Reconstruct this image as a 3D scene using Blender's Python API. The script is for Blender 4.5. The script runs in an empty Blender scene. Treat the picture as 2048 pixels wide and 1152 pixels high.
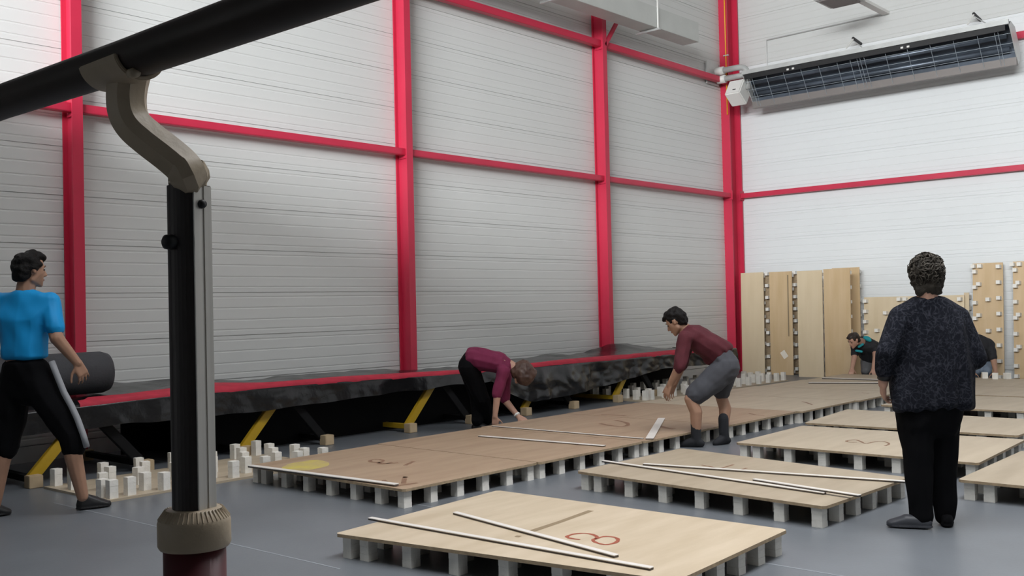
import bpy, bmesh, math, random
import numpy as np
from math import sin, cos, pi, radians, sqrt
from mathutils import Vector, Matrix, noise
random.seed(7)
SC = bpy.context.scene
COL = SC.collection
# ------------------------------------------------------------------ camera
FPX, YAW, PIT, ROL, HC = 2000.0, .7319, .0191, -.0233, 1.35
def _rows():
    f = Vector((0, cos(PIT), sin(PIT))); r = Vector((1, 0, 0)); u = r.cross(f)
    r2 = cos(ROL)*r + sin(ROL)*u; u2 = -sin(ROL)*r + cos(ROL)*u
    m = Matrix.Rotation(YAW, 3, 'Z')
    return m @ r2, m @ u2, m @ f
CR, CU, CF = _rows()
CAM = Vector((0, 0, HC))
cd = bpy.data.cameras.new('camera'); cam = bpy.data.objects.new('camera', cd); COL.objects.link(cam)
cam.matrix_world = Matrix.Translation(CAM) @ Matrix((CR, CU, -CF)).transposed().to_4x4()
cd.sensor_width = 36; cd.lens = FPX/2048*36; cd.clip_start = .05; cd.clip_end = 200
SC.camera = cam
# ------------------------------------------------------------------ light
SC.view_settings.view_transform = 'Standard'; SC.view_settings.look = 'None'
SC.view_settings.gamma = 1; SC.view_settings.use_curve_mapping = False
SC.view_settings.exposure = 0.15
w = bpy.data.worlds.new('world'); SC.world = w; w.use_nodes = True
w.node_tree.nodes['Background'].inputs[0].default_value = (.86, .93, 1, 1)
w.node_tree.nodes['Background'].inputs[1].default_value = .06
def area(name, loc, target, sx, sy, power, color=(1, 1, 1)):
    l = bpy.data.lights.new(name, 'AREA'); l.shape = 'RECTANGLE'; l.size = sx; l.size_y = sy
    l.energy = power; l.color = color
    o = bpy.data.objects.new(name, l); COL.objects.link(o); o.location = loc
    o.rotation_euler = (Vector(target)-Vector(loc)).to_track_quat('-Z', 'Y').to_euler()
    return o
area('skylight', (-1.2, 5.0, 8.45), (-1.2, 5.0, 0), 2.6, 8.5, 440, (.97, .98, 1)).data.spread = radians(118)
area('gable_window', (1.5, -12.5, 6.7), (-3, 12, 2.0), 13, 2.6, 6400, (.95, .98, 1))
# ------------------------------------------------------------------ helpers
def ray(x, y): return CF + CR*((x-1024)/FPX) - CU*((y-576)/FPX)
def at_z(x, y, z=0): d = ray(x, y); return CAM + d*((z-HC)/d.z)
def at_x(x, y, X): d = ray(x, y); return CAM + d*(X/d.x)
def at_y(x, y, Y): d = ray(x, y); return CAM + d*(Y/d.y)
def at_d(x, y, D): return CAM + ray(x, y)*D
class MB:
    def __init__(s): s.v = []; s.f = []
    def add(s, vs, fs):
        n = len(s.v); s.v += [tuple(p) for p in vs]; s.f += [tuple(i+n for i in f) for f in fs]; return s
    def box(s, x0, x1, y0, y1, z0, z1, m=None):
        vs = [Vector((x, y, z)) for z in (z0, z1) for x, y in ((x0, y0), (x1, y0), (x1, y1), (x0, y1))]
        if m: vs = [m @ p for p in vs]
        return s.add(vs, [(3, 2, 1, 0), (4, 5, 6, 7), (0, 1, 5, 4), (1, 2, 6, 5), (2, 3, 7, 6), (3, 0, 4, 7)])
    def slab(s, quad, z0, z1):
        vs = [(p[0], p[1], z) for z in (z0, z1) for p in quad]
        return s.add(vs, [(3, 2, 1, 0), (4, 5, 6, 7), (0, 1, 5, 4), (1, 2, 6, 5), (2, 3, 7, 6), (3, 0, 4, 7)])
    def sweep(s, path, sect, up=(0, 0, 1), cap=True, scales=None):
        """sweep a closed 2-D section (list of (a,b)) along path; a = side, b = up-ish"""
        path = [Vector(p) for p in path]; n = len(sect); base = len(s.v); k = len(path)
        for i, p in enumerate(path):
            t = (path[min(i+1, k-1)]-path[max(i-1, 0)]).normalized()
            a = Vector(up).cross(t)
            if a.length < 1e-4: a = Vector((1, 0, 0)).cross(t)
            a.normalize(); b = t.cross(a); sc = scales[i] if scales else 1
            for (q, r) in sect: s.v.append(tuple(p + a*q*sc + b*r*sc))
        for i in range(k-1):
            for j in range(n):
                j2 = (j+1) % n
                s.f.append((base+i*n+j, base+i*n+j2, base+(i+1)*n+j2, base+(i+1)*n+j))
        if cap:
            s.f.append(tuple(base+j for j in reversed(range(n))))
            s.f.append(tuple(base+(k-1)*n+j for j in range(n)))
        return s
    def tube(s, path, r, n=12, up=(0, 0, 1), scales=None, cap=True):
        return s.sweep(path, [(r*cos(2*pi*i/n), r*sin(2*pi*i/n)) for i in range(n)], up, cap, scales)
    def lathe(s, prof, c=(0, 0, 0), n=28):
        base = len(s.v); k = len(prof)
        for r, z in prof:
            for i in range(n): s.v.append((c[0]+r*cos(2*pi*i/n), c[1]+r*sin(2*pi*i/n), c[2]+z))
        for i in range(k-1):
            for j in range(n):
                j2 = (j+1) % n
                s.f.append((base+i*n+j, base+i*n+j2, base+(i+1)*n+j2, base+(i+1)*n+j))
        s.f.append(tuple(base+j for j in reversed(range(n)))); s.f.append(tuple(base+(k-1)*n+j for j in range(n)))
        return s
    def mesh(s, name, smooth=False, bevel=0, seg=2):
        me = bpy.data.meshes.new(name); me.from_pydata(s.v, [], s.f); me.update()
        if bevel or True:
            bm = bmesh.new(); bm.from_mesh(me); bmesh.ops.recalc_face_normals(bm, faces=bm.faces)
            if bevel:
                bmesh.ops.bevel(bm, geom=[e for e in bm.edges if e.calc_face_angle(0) > .5], offset=bevel, segments=seg, affect='EDGES', clamp_overlap=True)
            bm.to_mesh(me); bm.free()
        if smooth: me.polygons.foreach_set('use_smooth', [True]*len(me.polygons))
        return me
def link(name, me, mat=None, parent=None, loc=None):
    o = bpy.data.objects.new(name, me); COL.objects.link(o)
    if mat and me and not me.materials: me.materials.append(mat)
    if parent: o.parent = parent
    if loc is not None: o.location = loc
    return o
def tag(o, label, cat, group=None):
    o['label'] = label; o['category'] = cat
    if group: o['group'] = group
    return o
def thing(name, label, cat, loc=(0, 0, 0), rz=0, group=None):
    o = bpy.data.objects.new(name, None); COL.objects.link(o); o.location = loc; o.rotation_euler = (0, 0, rz)
    o.empty_display_size = .1
    return tag(o, label, cat, group)
def part(name, mb, mat, parent, smooth=False, bevel=0, seg=2, world=True):
    """mesh given in world coordinates, re-expressed in the parent's frame"""
    me = mb.mesh(name, smooth, bevel, seg) if isinstance(mb, MB) else mb
    if world and parent:
        M = Matrix.LocRotScale(parent.location, parent.rotation_euler, None) if parent.parent is None else WM[parent.name]
        me.transform(M.inverted())
    return link(name, me, mat, parent)
WM = {}
def sub(o): WM[o.name] = Matrix.LocRotScale(o.parent.location, o.parent.rotation_euler, None); return o
def struct(name, me, mat): o = link(name, me, mat); o['kind'] = 'structure'; return o
# ------------------------------------------------------------------ materials
def mat(name, col, rough=.6, metal=0, var=.0, scale=8, bump=0, bscale=40, spec=.5, col2=None, stretch=None, coat=0, detail=4):
    m = bpy.data.materials.new(name); m.use_nodes = True; nt = m.node_tree; b = nt.nodes['Principled BSDF']
    b.inputs['Base Color'].default_value = (*col, 1); b.inputs['Roughness'].default_value = rough
    b.inputs['Metallic'].default_value = metal; b.inputs['Specular IOR Level'].default_value = spec
    if coat: b.inputs['Coat Weight'].default_value = coat
    tc = nt.nodes.new('ShaderNodeTexCoord'); mp = nt.nodes.new('ShaderNodeMapping')
    nt.links.new(tc.outputs['Object'], mp.inputs[0])
    if stretch: mp.inputs['Scale'].default_value = stretch
    if var or col2:
        n = nt.nodes.new('ShaderNodeTexNoise'); n.inputs['Scale'].default_value = scale; n.inputs['Detail'].default_value = detail
        nt.links.new(mp.outputs[0], n.inputs['Vector'])
        r = nt.nodes.new('ShaderNodeValToRGB'); r.color_ramp.elements[0].position = .3; r.color_ramp.elements[1].position = .7
        c2 = col2 or tuple(min(1, c*(1+var)) for c in col); c1 = col if col2 else tuple(c*(1-var) for c in col)
        r.color_ramp.elements[0].color = (*c1, 1); r.color_ramp.elements[1].color = (*c2, 1)
        nt.links.new(n.outputs['Fac'], r.inputs[0]); nt.links.new(r.outputs[0], b.inputs['Base Color'])
    if bump:
        n2 = nt.nodes.new('ShaderNodeTexNoise'); n2.inputs['Scale'].default_value = bscale; n2.inputs['Detail'].default_value = 3
        nt.links.new(mp.outputs[0], n2.inputs['Vector'])
        bp = nt.nodes.new('ShaderNodeBump'); bp.inputs['Strength'].default_value = bump; bp.inputs['Distance'].default_value = .01
        nt.links.new(n2.outputs['Fac'], bp.inputs['Height']); nt.links.new(bp.outputs[0], b.inputs['Normal'])
    return m
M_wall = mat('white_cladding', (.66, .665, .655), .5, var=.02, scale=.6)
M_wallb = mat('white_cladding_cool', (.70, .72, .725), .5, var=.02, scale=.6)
M_wallup = mat('roof_shade_cladding', (.57, .575, .56), .5, var=.02, scale=.6)  # upper rows: roof shade painted in as a greyer wall colour
M_ceil = mat('ceiling_sheet', (.55, .55, .54), .7)
M_floor = mat('blue_grey_resin', (.138, .150, .166), .38, var=.13, scale=1.3, bump=.05, bscale=60, detail=6)
M_joint = mat('joint_sealant', (.30, .32, .35), .6)
M_red = mat('red_paint', (.54, .022, .062), .42, var=.05, scale=2)
M_ply = mat('birch_plywood', (.47, .38, .265), .5, col2=(.56, .465, .345), scale=1.6, stretch=(6, 1, 1), detail=6)
M_plyrow = mat('tan_plywood', (.33, .225, .145), .5, col2=(.40, .285, .19), scale=1.6, stretch=(6, 1, 1), detail=6)
M_plygrey = mat('dull_plywood', (.34, .275, .195), .5, col2=(.41, .34, .25), scale=1.6, stretch=(6, 1, 1), detail=6)
M_ply2 = mat('pale_plywood', (.42, .345, .25), .5, col2=(.49, .41, .305), scale=1.6, stretch=(6, 1, 1), detail=6)
M_plystand = mat('honey_plywood', (.53, .375, .205), .5, col2=(.62, .46, .28), scale=1.5, stretch=(5, 1, .6), detail=6)
M_plystand2 = mat('light_honey_plywood', (.62, .50, .33), .5, col2=(.68, .56, .39), scale=1.5, stretch=(5, 1, .6), detail=6)
M_edge = mat('plywood_edge', (.36, .27, .17), .7, var=.2, scale=30)
M_block = mat('white_foam', (.80, .775, .72), .8, var=.06, scale=20, bump=.2, bscale=80)
M_strip = mat('white_batten', (.68, .64, .60), .5, var=.05, scale=5)
M_stripd = mat('batten_groove', (.09, .075, .065), .7)
M_mark = mat('red_marker', (.30, .075, .04), .6, var=.2, scale=30)
M_markd = mat('brown_marker', (.22, .12, .07), .6, var=.2, scale=30)
M_tape = mat('brown_tape', (.25, .185, .11), .6)
M_yel = mat('yellow_paint', (.46, .29, .015), .45, var=.08, scale=6)
M_ystain = mat('yellow_stain', (.44, .33, .18), .6, col2=(.56, .47, .08), scale=7)
M_wood = mat('raw_wood', (.50, .38, .24), .7, var=.1, scale=10)
M_plastic = mat('black_plastic_sheet', (.007, .007, .008), .24, bump=.55, bscale=9, spec=.5)
M_dark = mat('dark_frame_and_shade', (.008, .008, .009), .7, spec=.15)  # dark frame parts, also the shade coloured in under the platform
M_redcloth = mat('red_cloth', (.42, .015, .04), .7, var=.15, scale=9)
M_roll = mat('grey_foam', (.045, .046, .052), .8, var=.1, scale=12, bump=.2, bscale=60)
M_rail = mat('dark_brown_rail', (.034, .024, .019), .5, spec=.35, var=.2, scale=15)
M_beige = mat('beige_cast_metal', (.46, .37, .26), .5, var=.1, scale=20, bump=.08, bscale=90)
M_tube = mat('dark_steel_tube', (.045, .038, .036), .45, metal=.3, spec=.35, var=.15, scale=3, stretch=(30, 30, .6))
M_alu = mat('steel_reflection_tone', (.66, .63, .58), .4, metal=.35, var=.1, scale=3, stretch=(30, 30, .6))
M_black = mat('black_rubber', (.008, .008, .009), .5)
M_maroon = mat('maroon_paint', (.09, .010, .016), .4, var=.1, scale=6)
M_galv = mat('galvanised_steel', (.52, .53, .52), .42, metal=.4, var=.08, scale=6)
M_duct = mat('grey_duct', (.50, .51, .49), .5, metal=.15, var=.05, scale=3)
M_heatin = mat('heater_reflector', (.10, .12, .15), .35, metal=.4, var=.35, scale=2.5)
M_lip = mat('heater_lip', (.21, .19, .18), .5, metal=.3)
M_wire = mat('guard_wire', (.34, .39, .43), .5, metal=.2)
M_white = mat('white_enamel', (.72, .71, .68), .45)
M_gas = mat('yellow_gas_pipe', (.75, .33, .015), .45)
M_paper = mat('paper', (.80, .74, .64), .8)
# ------------------------------------------------------------------ setting
WX, WY, TOP = -9.68, 17.30, 8.6
struct('floor', MB().box(-10, 13, -17, 17.7, -.2, 0).mesh('floor'), M_floor)
fl = bpy.data.objects['floor']
def joint(a, b, wd=.008):
    a, b = Vector(a), Vector(b); d = (b-a).normalized(); s = Vector((-d.y, d.x, 0))*wd/2
    link('joint', MB().slab([a-s, b-s, b+s, a+s], .0, .0012).mesh('joint'), M_joint, fl)
joint((-9.6, at_z(1600, 1138).y, 0), (11, at_z(1600, 1138).y, 0))
joint((at_z(680, 1138).x-3.2, at_z(680, 1138).y-.1, 0), (at_z(680, 1138).x, at_z(680, 1138).y, 0))
# horizontal cladding trays: joint groove at the bottom and four shallow pressed grooves
PER = .475
def tray(length, axis):
    g = [(0, .008), (.006, .008), (.007, 0)]
    for c in (.065, .175, .305, .425):
        g += [(c-.010, 0), (c-.006, .0035), (c+.006, .0035), (c+.010, 0)]
    g += [(PER, 0)]
    m = MB(); n = len(g)
    vs = []
    for t in (0, length):
        for z, d in g:
            vs.append((-d, t, z) if axis == 'y' else (t, d, z))
    m.add(vs, [(i, i+1, n+i+1, n+i) for i in range(n-1)])
    # thickness behind the face
    b = [(-.06, 0, 0), (-.06, length, 0), (-.06, length, PER), (-.06, 0, PER)] if axis == 'y' else [(0, .06, 0), (length, .06, 0), (length, .06, PER), (0, .06, PER)]
    m.add(b, [(0, 1, 2, 3)])
    return m.mesh('cladding_panel')
wl = struct('wall_left', MB().box(WX-.25, WX-.06, -17, 17.6, 0, TOP).mesh('wall_left'), M_wall)
wb = struct('wall_back', MB().box(WX-.1, 13, WY+.06, WY+.25, 0, TOP).mesh('wall_back'), M_wallb)
bays = [(-8.55, 4.25), (-4.25, 4.25), (.05, 4.27), (4.36, 4.26), (8.64, 4.22), (12.88, 4.42)]
for y0, ln in bays:
    me = tray(ln-.008, 'y'); me.materials.append(M_wall)
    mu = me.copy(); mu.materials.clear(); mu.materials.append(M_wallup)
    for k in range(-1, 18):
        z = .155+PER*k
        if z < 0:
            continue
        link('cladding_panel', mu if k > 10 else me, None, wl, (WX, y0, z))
me = tray(9.0, 'x'); me.materials.append(M_wallb)
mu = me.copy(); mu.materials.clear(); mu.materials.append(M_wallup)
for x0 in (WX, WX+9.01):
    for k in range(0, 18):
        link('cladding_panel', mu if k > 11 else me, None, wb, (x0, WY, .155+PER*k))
link('plinth', MB().box(WX-.05, WX, -8, 17.3, 0, .15).mesh('plinth'), M_wall, wl)
link('plinth', MB().box(WX, 8.3, WY, WY+.05, 0, .15).mesh('plinth'), M_wallb, wb)
struct('ceiling', MB().box(WX-.2, 13, -17, 17.6, TOP, TOP+.2).mesh('ceiling'), M_ceil)
struct('shade_slab', MB().box(WX, 11.9, -11, 1.5, 3.6, 3.85).mesh('shade_slab'), M_ceil)  # unseen slab added over the camera to shade the near left side
M_wallr = mat('dark_block_wall', (.22, .21, .20), .8, var=.1, scale=3)
struct('wall_right', MB().box(12, 12.2, -17, 17.6, 0, TOP).mesh('wall_right'), M_wallr)
# ------------------------------------------------------------------ steel frame
def wall_column(y1, label):
    t = thing('steel_column', label, 'column', (-9.56, y1-.05, 0))
    part('front_flange', MB().box(-9.465, -9.45, y1-.105, y1, 0, TOP), M_red, t)
    part('web', MB().box(-9.652, -9.465, y1-.058, y1-.048, 0, TOP), M_red, t)
    part('rear_flange', MB().box(-9.667, -9.652, y1-.105, y1, 0, TOP), M_red, t)
    return t
wall_column(4.40, 'red steel wall column farthest left, behind the man in blue')
wall_column(8.68, 'red steel wall column in the middle of the white left wall')
c3 = wall_column(12.92, 'red steel wall column with a knee brace below the grey duct')
part('knee_brace', MB().box(-.02, .02, -.03, .03, 0, .62, Matrix.Translation((-9.47, 12.90, 5.50)) @ Matrix.Rotation(radians(-38), 4, 'X')), M_red, c3)
t = thing('steel_column', 'heavy red steel corner column where the two white walls meet', 'column', (-9.62, 17.06, 0))
part('front_flange', MB().box(-9.74, -9.505, 16.86, 16.885, 0, TOP), M_red, t)
part('web', MB().box(-9.63, -9.615, 16.885, 17.24, 0, TOP), M_red, t)
part('rear_flange', MB().box(-9.67, -9.495, 17.24, 17.27, 0, TOP), M_red, t)
pl = part('gas_pipe', MB().tube([(-9.535, 16.84, 4.9), (-9.535, 16.84, TOP)], .012, 8), M_gas, t, True)
part('pipe_clip', MB().box(-9.585, -9.48, 16.825, 16.86, 6.02, 6.04), M_galv, t)
def rail(y0, y1, z0, z1, label, endplates=True):
    t = thing('wall_rail', label, 'beam', (-9.56, (y0+y1)/2, z0))
    part('beam', MB().box(-9.60, -9.50, y0, y1, z0, z1), M_red, t, bevel=.006)
    for yy in (y0, y1-.012):
        part('end_plate', MB().box(-9.625, -9.475, yy, yy+.012, z0-.04, z1+.05), M_red, t)
Z = (3.325, 3.41)
rail(-4, 4.335, *Z, 'red horizontal wall rail left of the leftmost column, behind the bar')
rail(4.36, 8.615, *Z, 'red horizontal wall rail between the leftmost and middle columns')
rail(8.64, 12.855, *Z, 'lower red wall rail between middle column and knee-braced column')
rail(12.88, 16.85, *Z, 'lower red wall rail between knee-braced column and corner')
Z = (5.48, 5.585)
rail(8.64, 12.855, *Z, 'upper red wall rail between middle column and knee-braced column')
rail(12.88, 16.85, *Z, 'upper red wall rail ending at the heater exhaust in the corner')
for z0, z1, lb in ((3.33, 3.42, 'long red rail across the back wall above the standing boards'), (5.42, 5.53, 'red rail on the back wall hidden behind the hanging heater')):
    t = thing('wall_rail', lb, 'beam', (-1, 17.2, z0))
    part('beam', MB().box(-9.49, 8, 17.16, 17.27, z0, z1), M_red, t, bevel=.006)
    part('end_plate', MB().box(-9.49, -9.478, 17.13, 17.285, z0-.04, z1+.05), M_red, t)
# duct
t = thing('air_duct', 'long grey rectangular sheet metal duct hanging under the roof', 'duct', (-8.96, 11, 5.745))
part('duct_body', MB().box(-9.12, -8.80, 3, 14.66, 5.745, 6.075), M_duct, t, bevel=.004)
for yy in (6.2, 8.6, 11.0, 13.4):
    part('joint_flange', MB().box(-9.135, -8.785, yy, yy+.03, 5.73, 6.09), M_galv, t)
    part('hanger_rod', MB().box(-8.79, -8.772, yy-.01, yy+.012, 5.74, TOP), M_white, t)
    part('support_bar', MB().box(-9.2, -8.75, yy-.02, yy+.02, 5.705, 5.735), M_galv, t)
# heater
HT0, HT1 = -8.93, -4.42
t = thing('radiant_heater', 'long hanging radiant heater with wire guard on the back wall', 'heater', (-6.7, 16.6, 5.2))
up = Vector((0, 16.36, 5.47)); lo = Vector((0, 16.78, 4.93)); nb = Vector((0, .79, .61))
def sheet(pts, x0, x1, th=.004):
    m = MB(); n = len(pts)
    vs = [Vector((x, p.y, p.z)) for x in (x0, x1) for p in pts]
    return m.add(vs, [(i, i+1, n+i+1, n+i) for i in range(n-1)])
bk = [lo, lo+nb*.10-(lo-up)*.0, lo+(up-lo)*.25+nb*.24, lo+(up-lo)*.75+nb*.24, up+nb*.10, up]
part('reflector', sheet(bk, HT0, HT1), M_heatin, t)
part('housing_back', sheet([p+nb*.02 for p in bk], HT0, HT1), M_galv, t)
part('upper_lip', MB().box(HT0, HT1, -.035, .005, 0, .075, Matrix.Translation(up+Vector((0, 0, .005)))), M_galv, t)
part('black_trim', MB().box(HT0+.05, HT1-.05, -.03, 0, -.085, 0, Matrix.Translation(up+Vector((0, .0, .0)))), M_black, t)
part('lower_lip', MB().box(HT0, HT1, -.09, 0, -.02, .10, Matrix.Translation(lo)), M_lip, t)
for x in (HT0, HT1):
    m = MB(); m.add([Vector((x+dx, p.y, p.z)) for dx in (-.006, .006) for p in bk], [tuple(range(6)), tuple(range(11, 5, -1))]+[(i, (i+1) % 6, 6+(i+1) % 6, 6+i) for i in range(6)])
    part('end_cap', m, M_galv, t)
for f_ in (.33, .66):
    c = lo+(up-lo)*f_+nb*.12
    part('emitter_tube', MB().tube([(HT0+.02, c.y, c.z), (HT1-.1, c.y, c.z)], .045, 12), M_heatin, t, True)
g = MB(); off = -nb*.02
for f_ in (.12, .34, .56, .80):
    p = lo+(up-lo)*f_+off; g.tube([(HT0, p.y, p.z), (HT1, p.y, p.z)], .0035, 5)
xs = [HT0+.12, HT0+.17, HT0+.45]+[HT0+.45+.33*i for i in range(1, 5)]+[HT0+2.0, HT0+2.12, HT0+2.17, HT0+2.24]+[HT0+2.24+.36*i for i in range(1, 6)]+[HT1-.22, HT1-.17]
for x in xs:
    a = lo+off-Vector((0, .06, 0)); b = up+off
    g.tube([(x, a.y, a.z), (x, b.y, b.z)], .0035, 5, up=(1, 0, 0))
part('wire_guard', g, M_wire, t)
for x in (HT0+.9, HT0+1.0, HT0+2.9, HT0+3.0):
    part('clip', MB().box(x-.02, x+.02, 16.32, 16.33, 5.40, 5.43), M_white, t)
bx = part('burner_box', MB().box(-.16, .15, -.17, .17, -.13, .22, Matrix.Translation((-9.12, 16.50, 5.17)) @ Matrix.Rotation(radians(-36), 4, 'X')), M_white, t, bevel=.02)
sub(bx); part('box_slot', MB().box(-.03, .03, -.176, -.168, -.05, -.03, Matrix.Translation((-9.10, 16.50, 5.17)) @ Matrix.Rotation(radians(-36), 4, 'X')), M_black, bx)
def arc(pts, n=6):
    """rounded polyline"""
    pts = [Vector(p) for p in pts]; out = [pts[0]]
    for i in range(1, len(pts)-1):
        a, b, c = pts[i-1], pts[i], pts[i+1]
        r = min((a-b).length, (c-b).length)*.45
        p0 = b+(a-b).normalized()*r; p1 = b+(c-b).normalized()*r
        for k in range(n+1):
            q = k/n; out.append(p0*(1-q)**2+b*2*q*(1-q)+p1*q*q)
    return out+[pts[-1]]
for dz, dy in ((0, 0), (-.15, .05)):
    part('exhaust_pipe', MB().tube(arc([(-8.93, 16.55+dy, 5.25), (-8.93, 16.55+dy, 5.68+dz), (-9.52, 16.55+dy, 5.68+dz)]), .055, 14), M_galv, t, True)
    part('pipe_sleeve', MB().tube([(-9.42, 16.55+dy, 5.68+dz), (-9.58, 16.55+dy, 5.68+dz)], .075, 14), M_white, t, True)
part('wall_plate', MB().box(-9.66, -9.63, 16.3, 16.72, 5.44, 5.86), M_galv, t)
for x in (-7.1, -5.1):
    part('wall_bracket', MB().tube([(x, 17.29, 5.86), (x, 16.95, 5.90)], .025, 8), M_black, t)
    part('chain', MB().tube([(x, 16.95, 5.88), (x-.02, 16.7, 5.68)], .014, 6), M_white, t)
    part('stay', MB().tube([(x+.28, 16.72, 5.62), (x, 16.95, 5.86)], .008, 6), M_galv, t)
# conduit, hanging lamp
t = thing('cable_conduit', 'thin grey cable conduit bent across the back wall above the heater', 'conduit', (-8.9, 17.28, 6.28))
part('conduit_pipe', MB().tube([(-8.92, 17.28, 5.6), (-8.91, 17.28, 6.285), (-6.62, 17.28, 6.30)], .012, 8), M_galv, t)
part('cable_arm', MB().box(-6.70, -6.58, 15.2, 17.28, 6.28, 6.33), M_white, t)
t = thing('ceiling_lamp', 'grey metal lamp housing above the conduit at top edge', 'lamp', (-6.55, 15.7, 6.2))
part('lamp_housing', MB().box(-7.05, -6.45, 15.3, 15.95, 6.19, 6.27), M_galv, t, bevel=.01)
part('grille', MB().box(-6.98, -6.52, 15.36, 15.9, 6.17, 6.19), M_lip, t)
part('stem', MB().tube([(-6.75, 15.6, 6.27), (-6.75, 15.6, TOP)], .02, 8), M_galv, t)
# ------------------------------------------------------------------ deck panels
ZD = .135; TH = .018
def block_mesh(w_, h, name='foam_block'):
    m = MB(); k = 3; hw = w_/2
    for i in range(k):
        z0 = h*i/k; z1 = h*(i+1)/k-.002
        q = hw*(1-.02*(i % 2)); m.box(-q, q, -q, q, z0, z1)
    m.box(-hw*.94, hw*.94, -hw*.94, hw*.94, .001, h-.001)
    me = m.mesh(name); me.materials.append(M_block); return me
B_UND = block_mesh(.068, ZD-TH)
B_UP = block_mesh(.066, .135)
B_STAND = block_mesh(.058, .105)
PX = [.065, .19, .49, .80, 1.11, 1.42, 1.72, 1.985]           # along the 2.05 m side
PY = [.06, .31, .58, .85, 1.12, 1.37]                     # along the 1.43 m side
def bil(q, u, v):
    a, b, c, d = [Vector((p[0], p[1])) for p in q]          # a left-front, b left-back, c right-back, d right-front
    return (a*(1-v)+b*v)*(1-u)+(d*(1-v)+c*v)*u
def panel(q, label, ply=None, group='plywood deck panels on the floor', inner=True):
    c = bil(q, .5, .5)
    t = thing('deck_panel', label, 'floor panel', (c.x, c.y, 0), 0, group)
    cn = [Vector((p[0], p[1])) for p in q]
    # slightly eased corners
    loop = []
    for i in range(4):
        p, a, b = cn[i], cn[i-1], cn[(i+1) % 4]
        loop += [p+(a-p).normalized()*.02, p+(b-p).normalized()*.02]
    m = MB(); n = len(loop)
    m.add([(p.x, p.y, z) for z in (ZD-TH, ZD) for p in loop], [tuple(reversed(range(n))), tuple(range(n, 2*n))]+[(i, (i+1) % n, n+(i+1) % n, n+i) for i in range(n)])
    bd = part('plywood_board', m, ply or M_ply, t)
    bd.data.materials.append(M_edge)
    for f in bd.data.polygons:
        if abs(f.normal.z) < .5: f.material_index = 1
    spots = []
    for x in PX: spots += [(x, PY[0]), (x, PY[-1])]
    for y in PY[1:-1]: spots += [(PX[0], y), (PX[-1], y)]
    if inner:
        for i, y in enumerate(PY[1:-1]): spots += [(x+(.15 if i % 2 else 0), y) for x in (.34, .65, .96, 1.27, 1.58)]
    for x, y in spots:
        p = bil(q, x/2.05, y/1.43)
        o = link('foam_block', B_UND, None, t, (p.x-c.x, p.y-c.y, 0))
        o.rotation_euler = (0, 0, random.uniform(-.06, .06))
    return t
def quad(x0, x1, y0, y1): return [(x0, y0), (x0, y1), (x1, y1), (x1, y0)]
# the long row beside the wall
RJL = [4.53, 5.94, 7.36, 8.80, 10.24, 11.66, 13.02, 14.38, 15.75]
ROWX = [(-6.99, -5.10), (-7.04, -5.09), (-7.10, -5.08), (-7.14, -5.04), (-7.15, -4.99), (-7.10, -4.95), (-7.0, -4.93), (-6.92, -4.90)]
rowlab = ['plywood deck panel with yellow stain and broken corner, nearest end of the long row',
          'second plywood deck panel of the long row, a loose batten lying across it',
          'third plywood deck panel of the long row, marked with red strokes, beside the bending woman',
          'fourth plywood deck panel of the long row, just behind the bending man in burgundy',
          'fifth plywood deck panel of the long row, past the bending man in burgundy',
          'sixth plywood deck panel of the long row',
          'seventh plywood deck panel of the long row, near the back wall',
          'last plywood deck panel of the long row, by the kneeling man near the wall']
rows = []
for i, (a, b) in enumerate(ROWX):
    a2, b2 = ROWX[min(i+1, 7)]
    y0, y1 = RJL[i]+.006, RJL[i+1]-.006
    sk = 0 if i == 0 else 0
    rows.append(panel([(a+.04*(i == 0), y0), (a2*.5+a*.5, y1), (b, y1-0), (b, y0)], rowlab[i], M_plyrow if i < 4 else M_ply2, 'plywood deck panels in the long row', inner=i < 4))
P8 = panel([(-4.42, 3.42), (-4.555, 4.88), (-2.50, 4.93), (-2.43, 3.74)], 'plywood deck panel in the front marked with a red looped number and two battens', M_ply)
PF = panel([(-4.60, 5.78), (-4.585, 7.18), (-2.56, 6.83), (-2.60, 5.60)], 'plywood deck panel with three loose battens, left of the standing woman', M_plygrey)
PS = panel([(-4.38, 7.72), (-4.43, 9.10), (-2.45, 9.15), (-2.38, 7.69)], 'plywood deck panel marked with a faint curved number, behind the standing woman', M_ply2)
PD = panel([(-4.52, 9.33), (-4.67, 10.70), (-2.56, 10.66), (-2.57, 9.38)], 'plain plywood deck panel just behind the one marked with a faint curved number', M_ply2)
PE = panel([(-4.55, 11.32), (-4.55, 12.86), (-2.45, 12.95), (-2.45, 11.38)], 'plain plywood deck panel two behind the marked one, right of the standing woman', M_ply2)
PG = panel([(-2.28, 6.93), (-2.30, 8.48), (-.25, 8.42), (-.27, 6.88)], 'plywood deck panel at the right edge, in front of the others on the right', M_plygrey)
for x0, x1, lb in ((-4.88, -2.83, 'beside the end of the long row'), (-2.82, -.77, 'at the right edge')):
    panel(quad(x0, x1, 12.99, 14.33), 'pale deck panel, far cross row, front line, '+lb, M_ply2, inner=False)
    panel(quad(x0, x1, 14.345, 15.75), 'pale deck panel, far cross row, back line, '+lb, M_ply2, inner=False)
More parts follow.
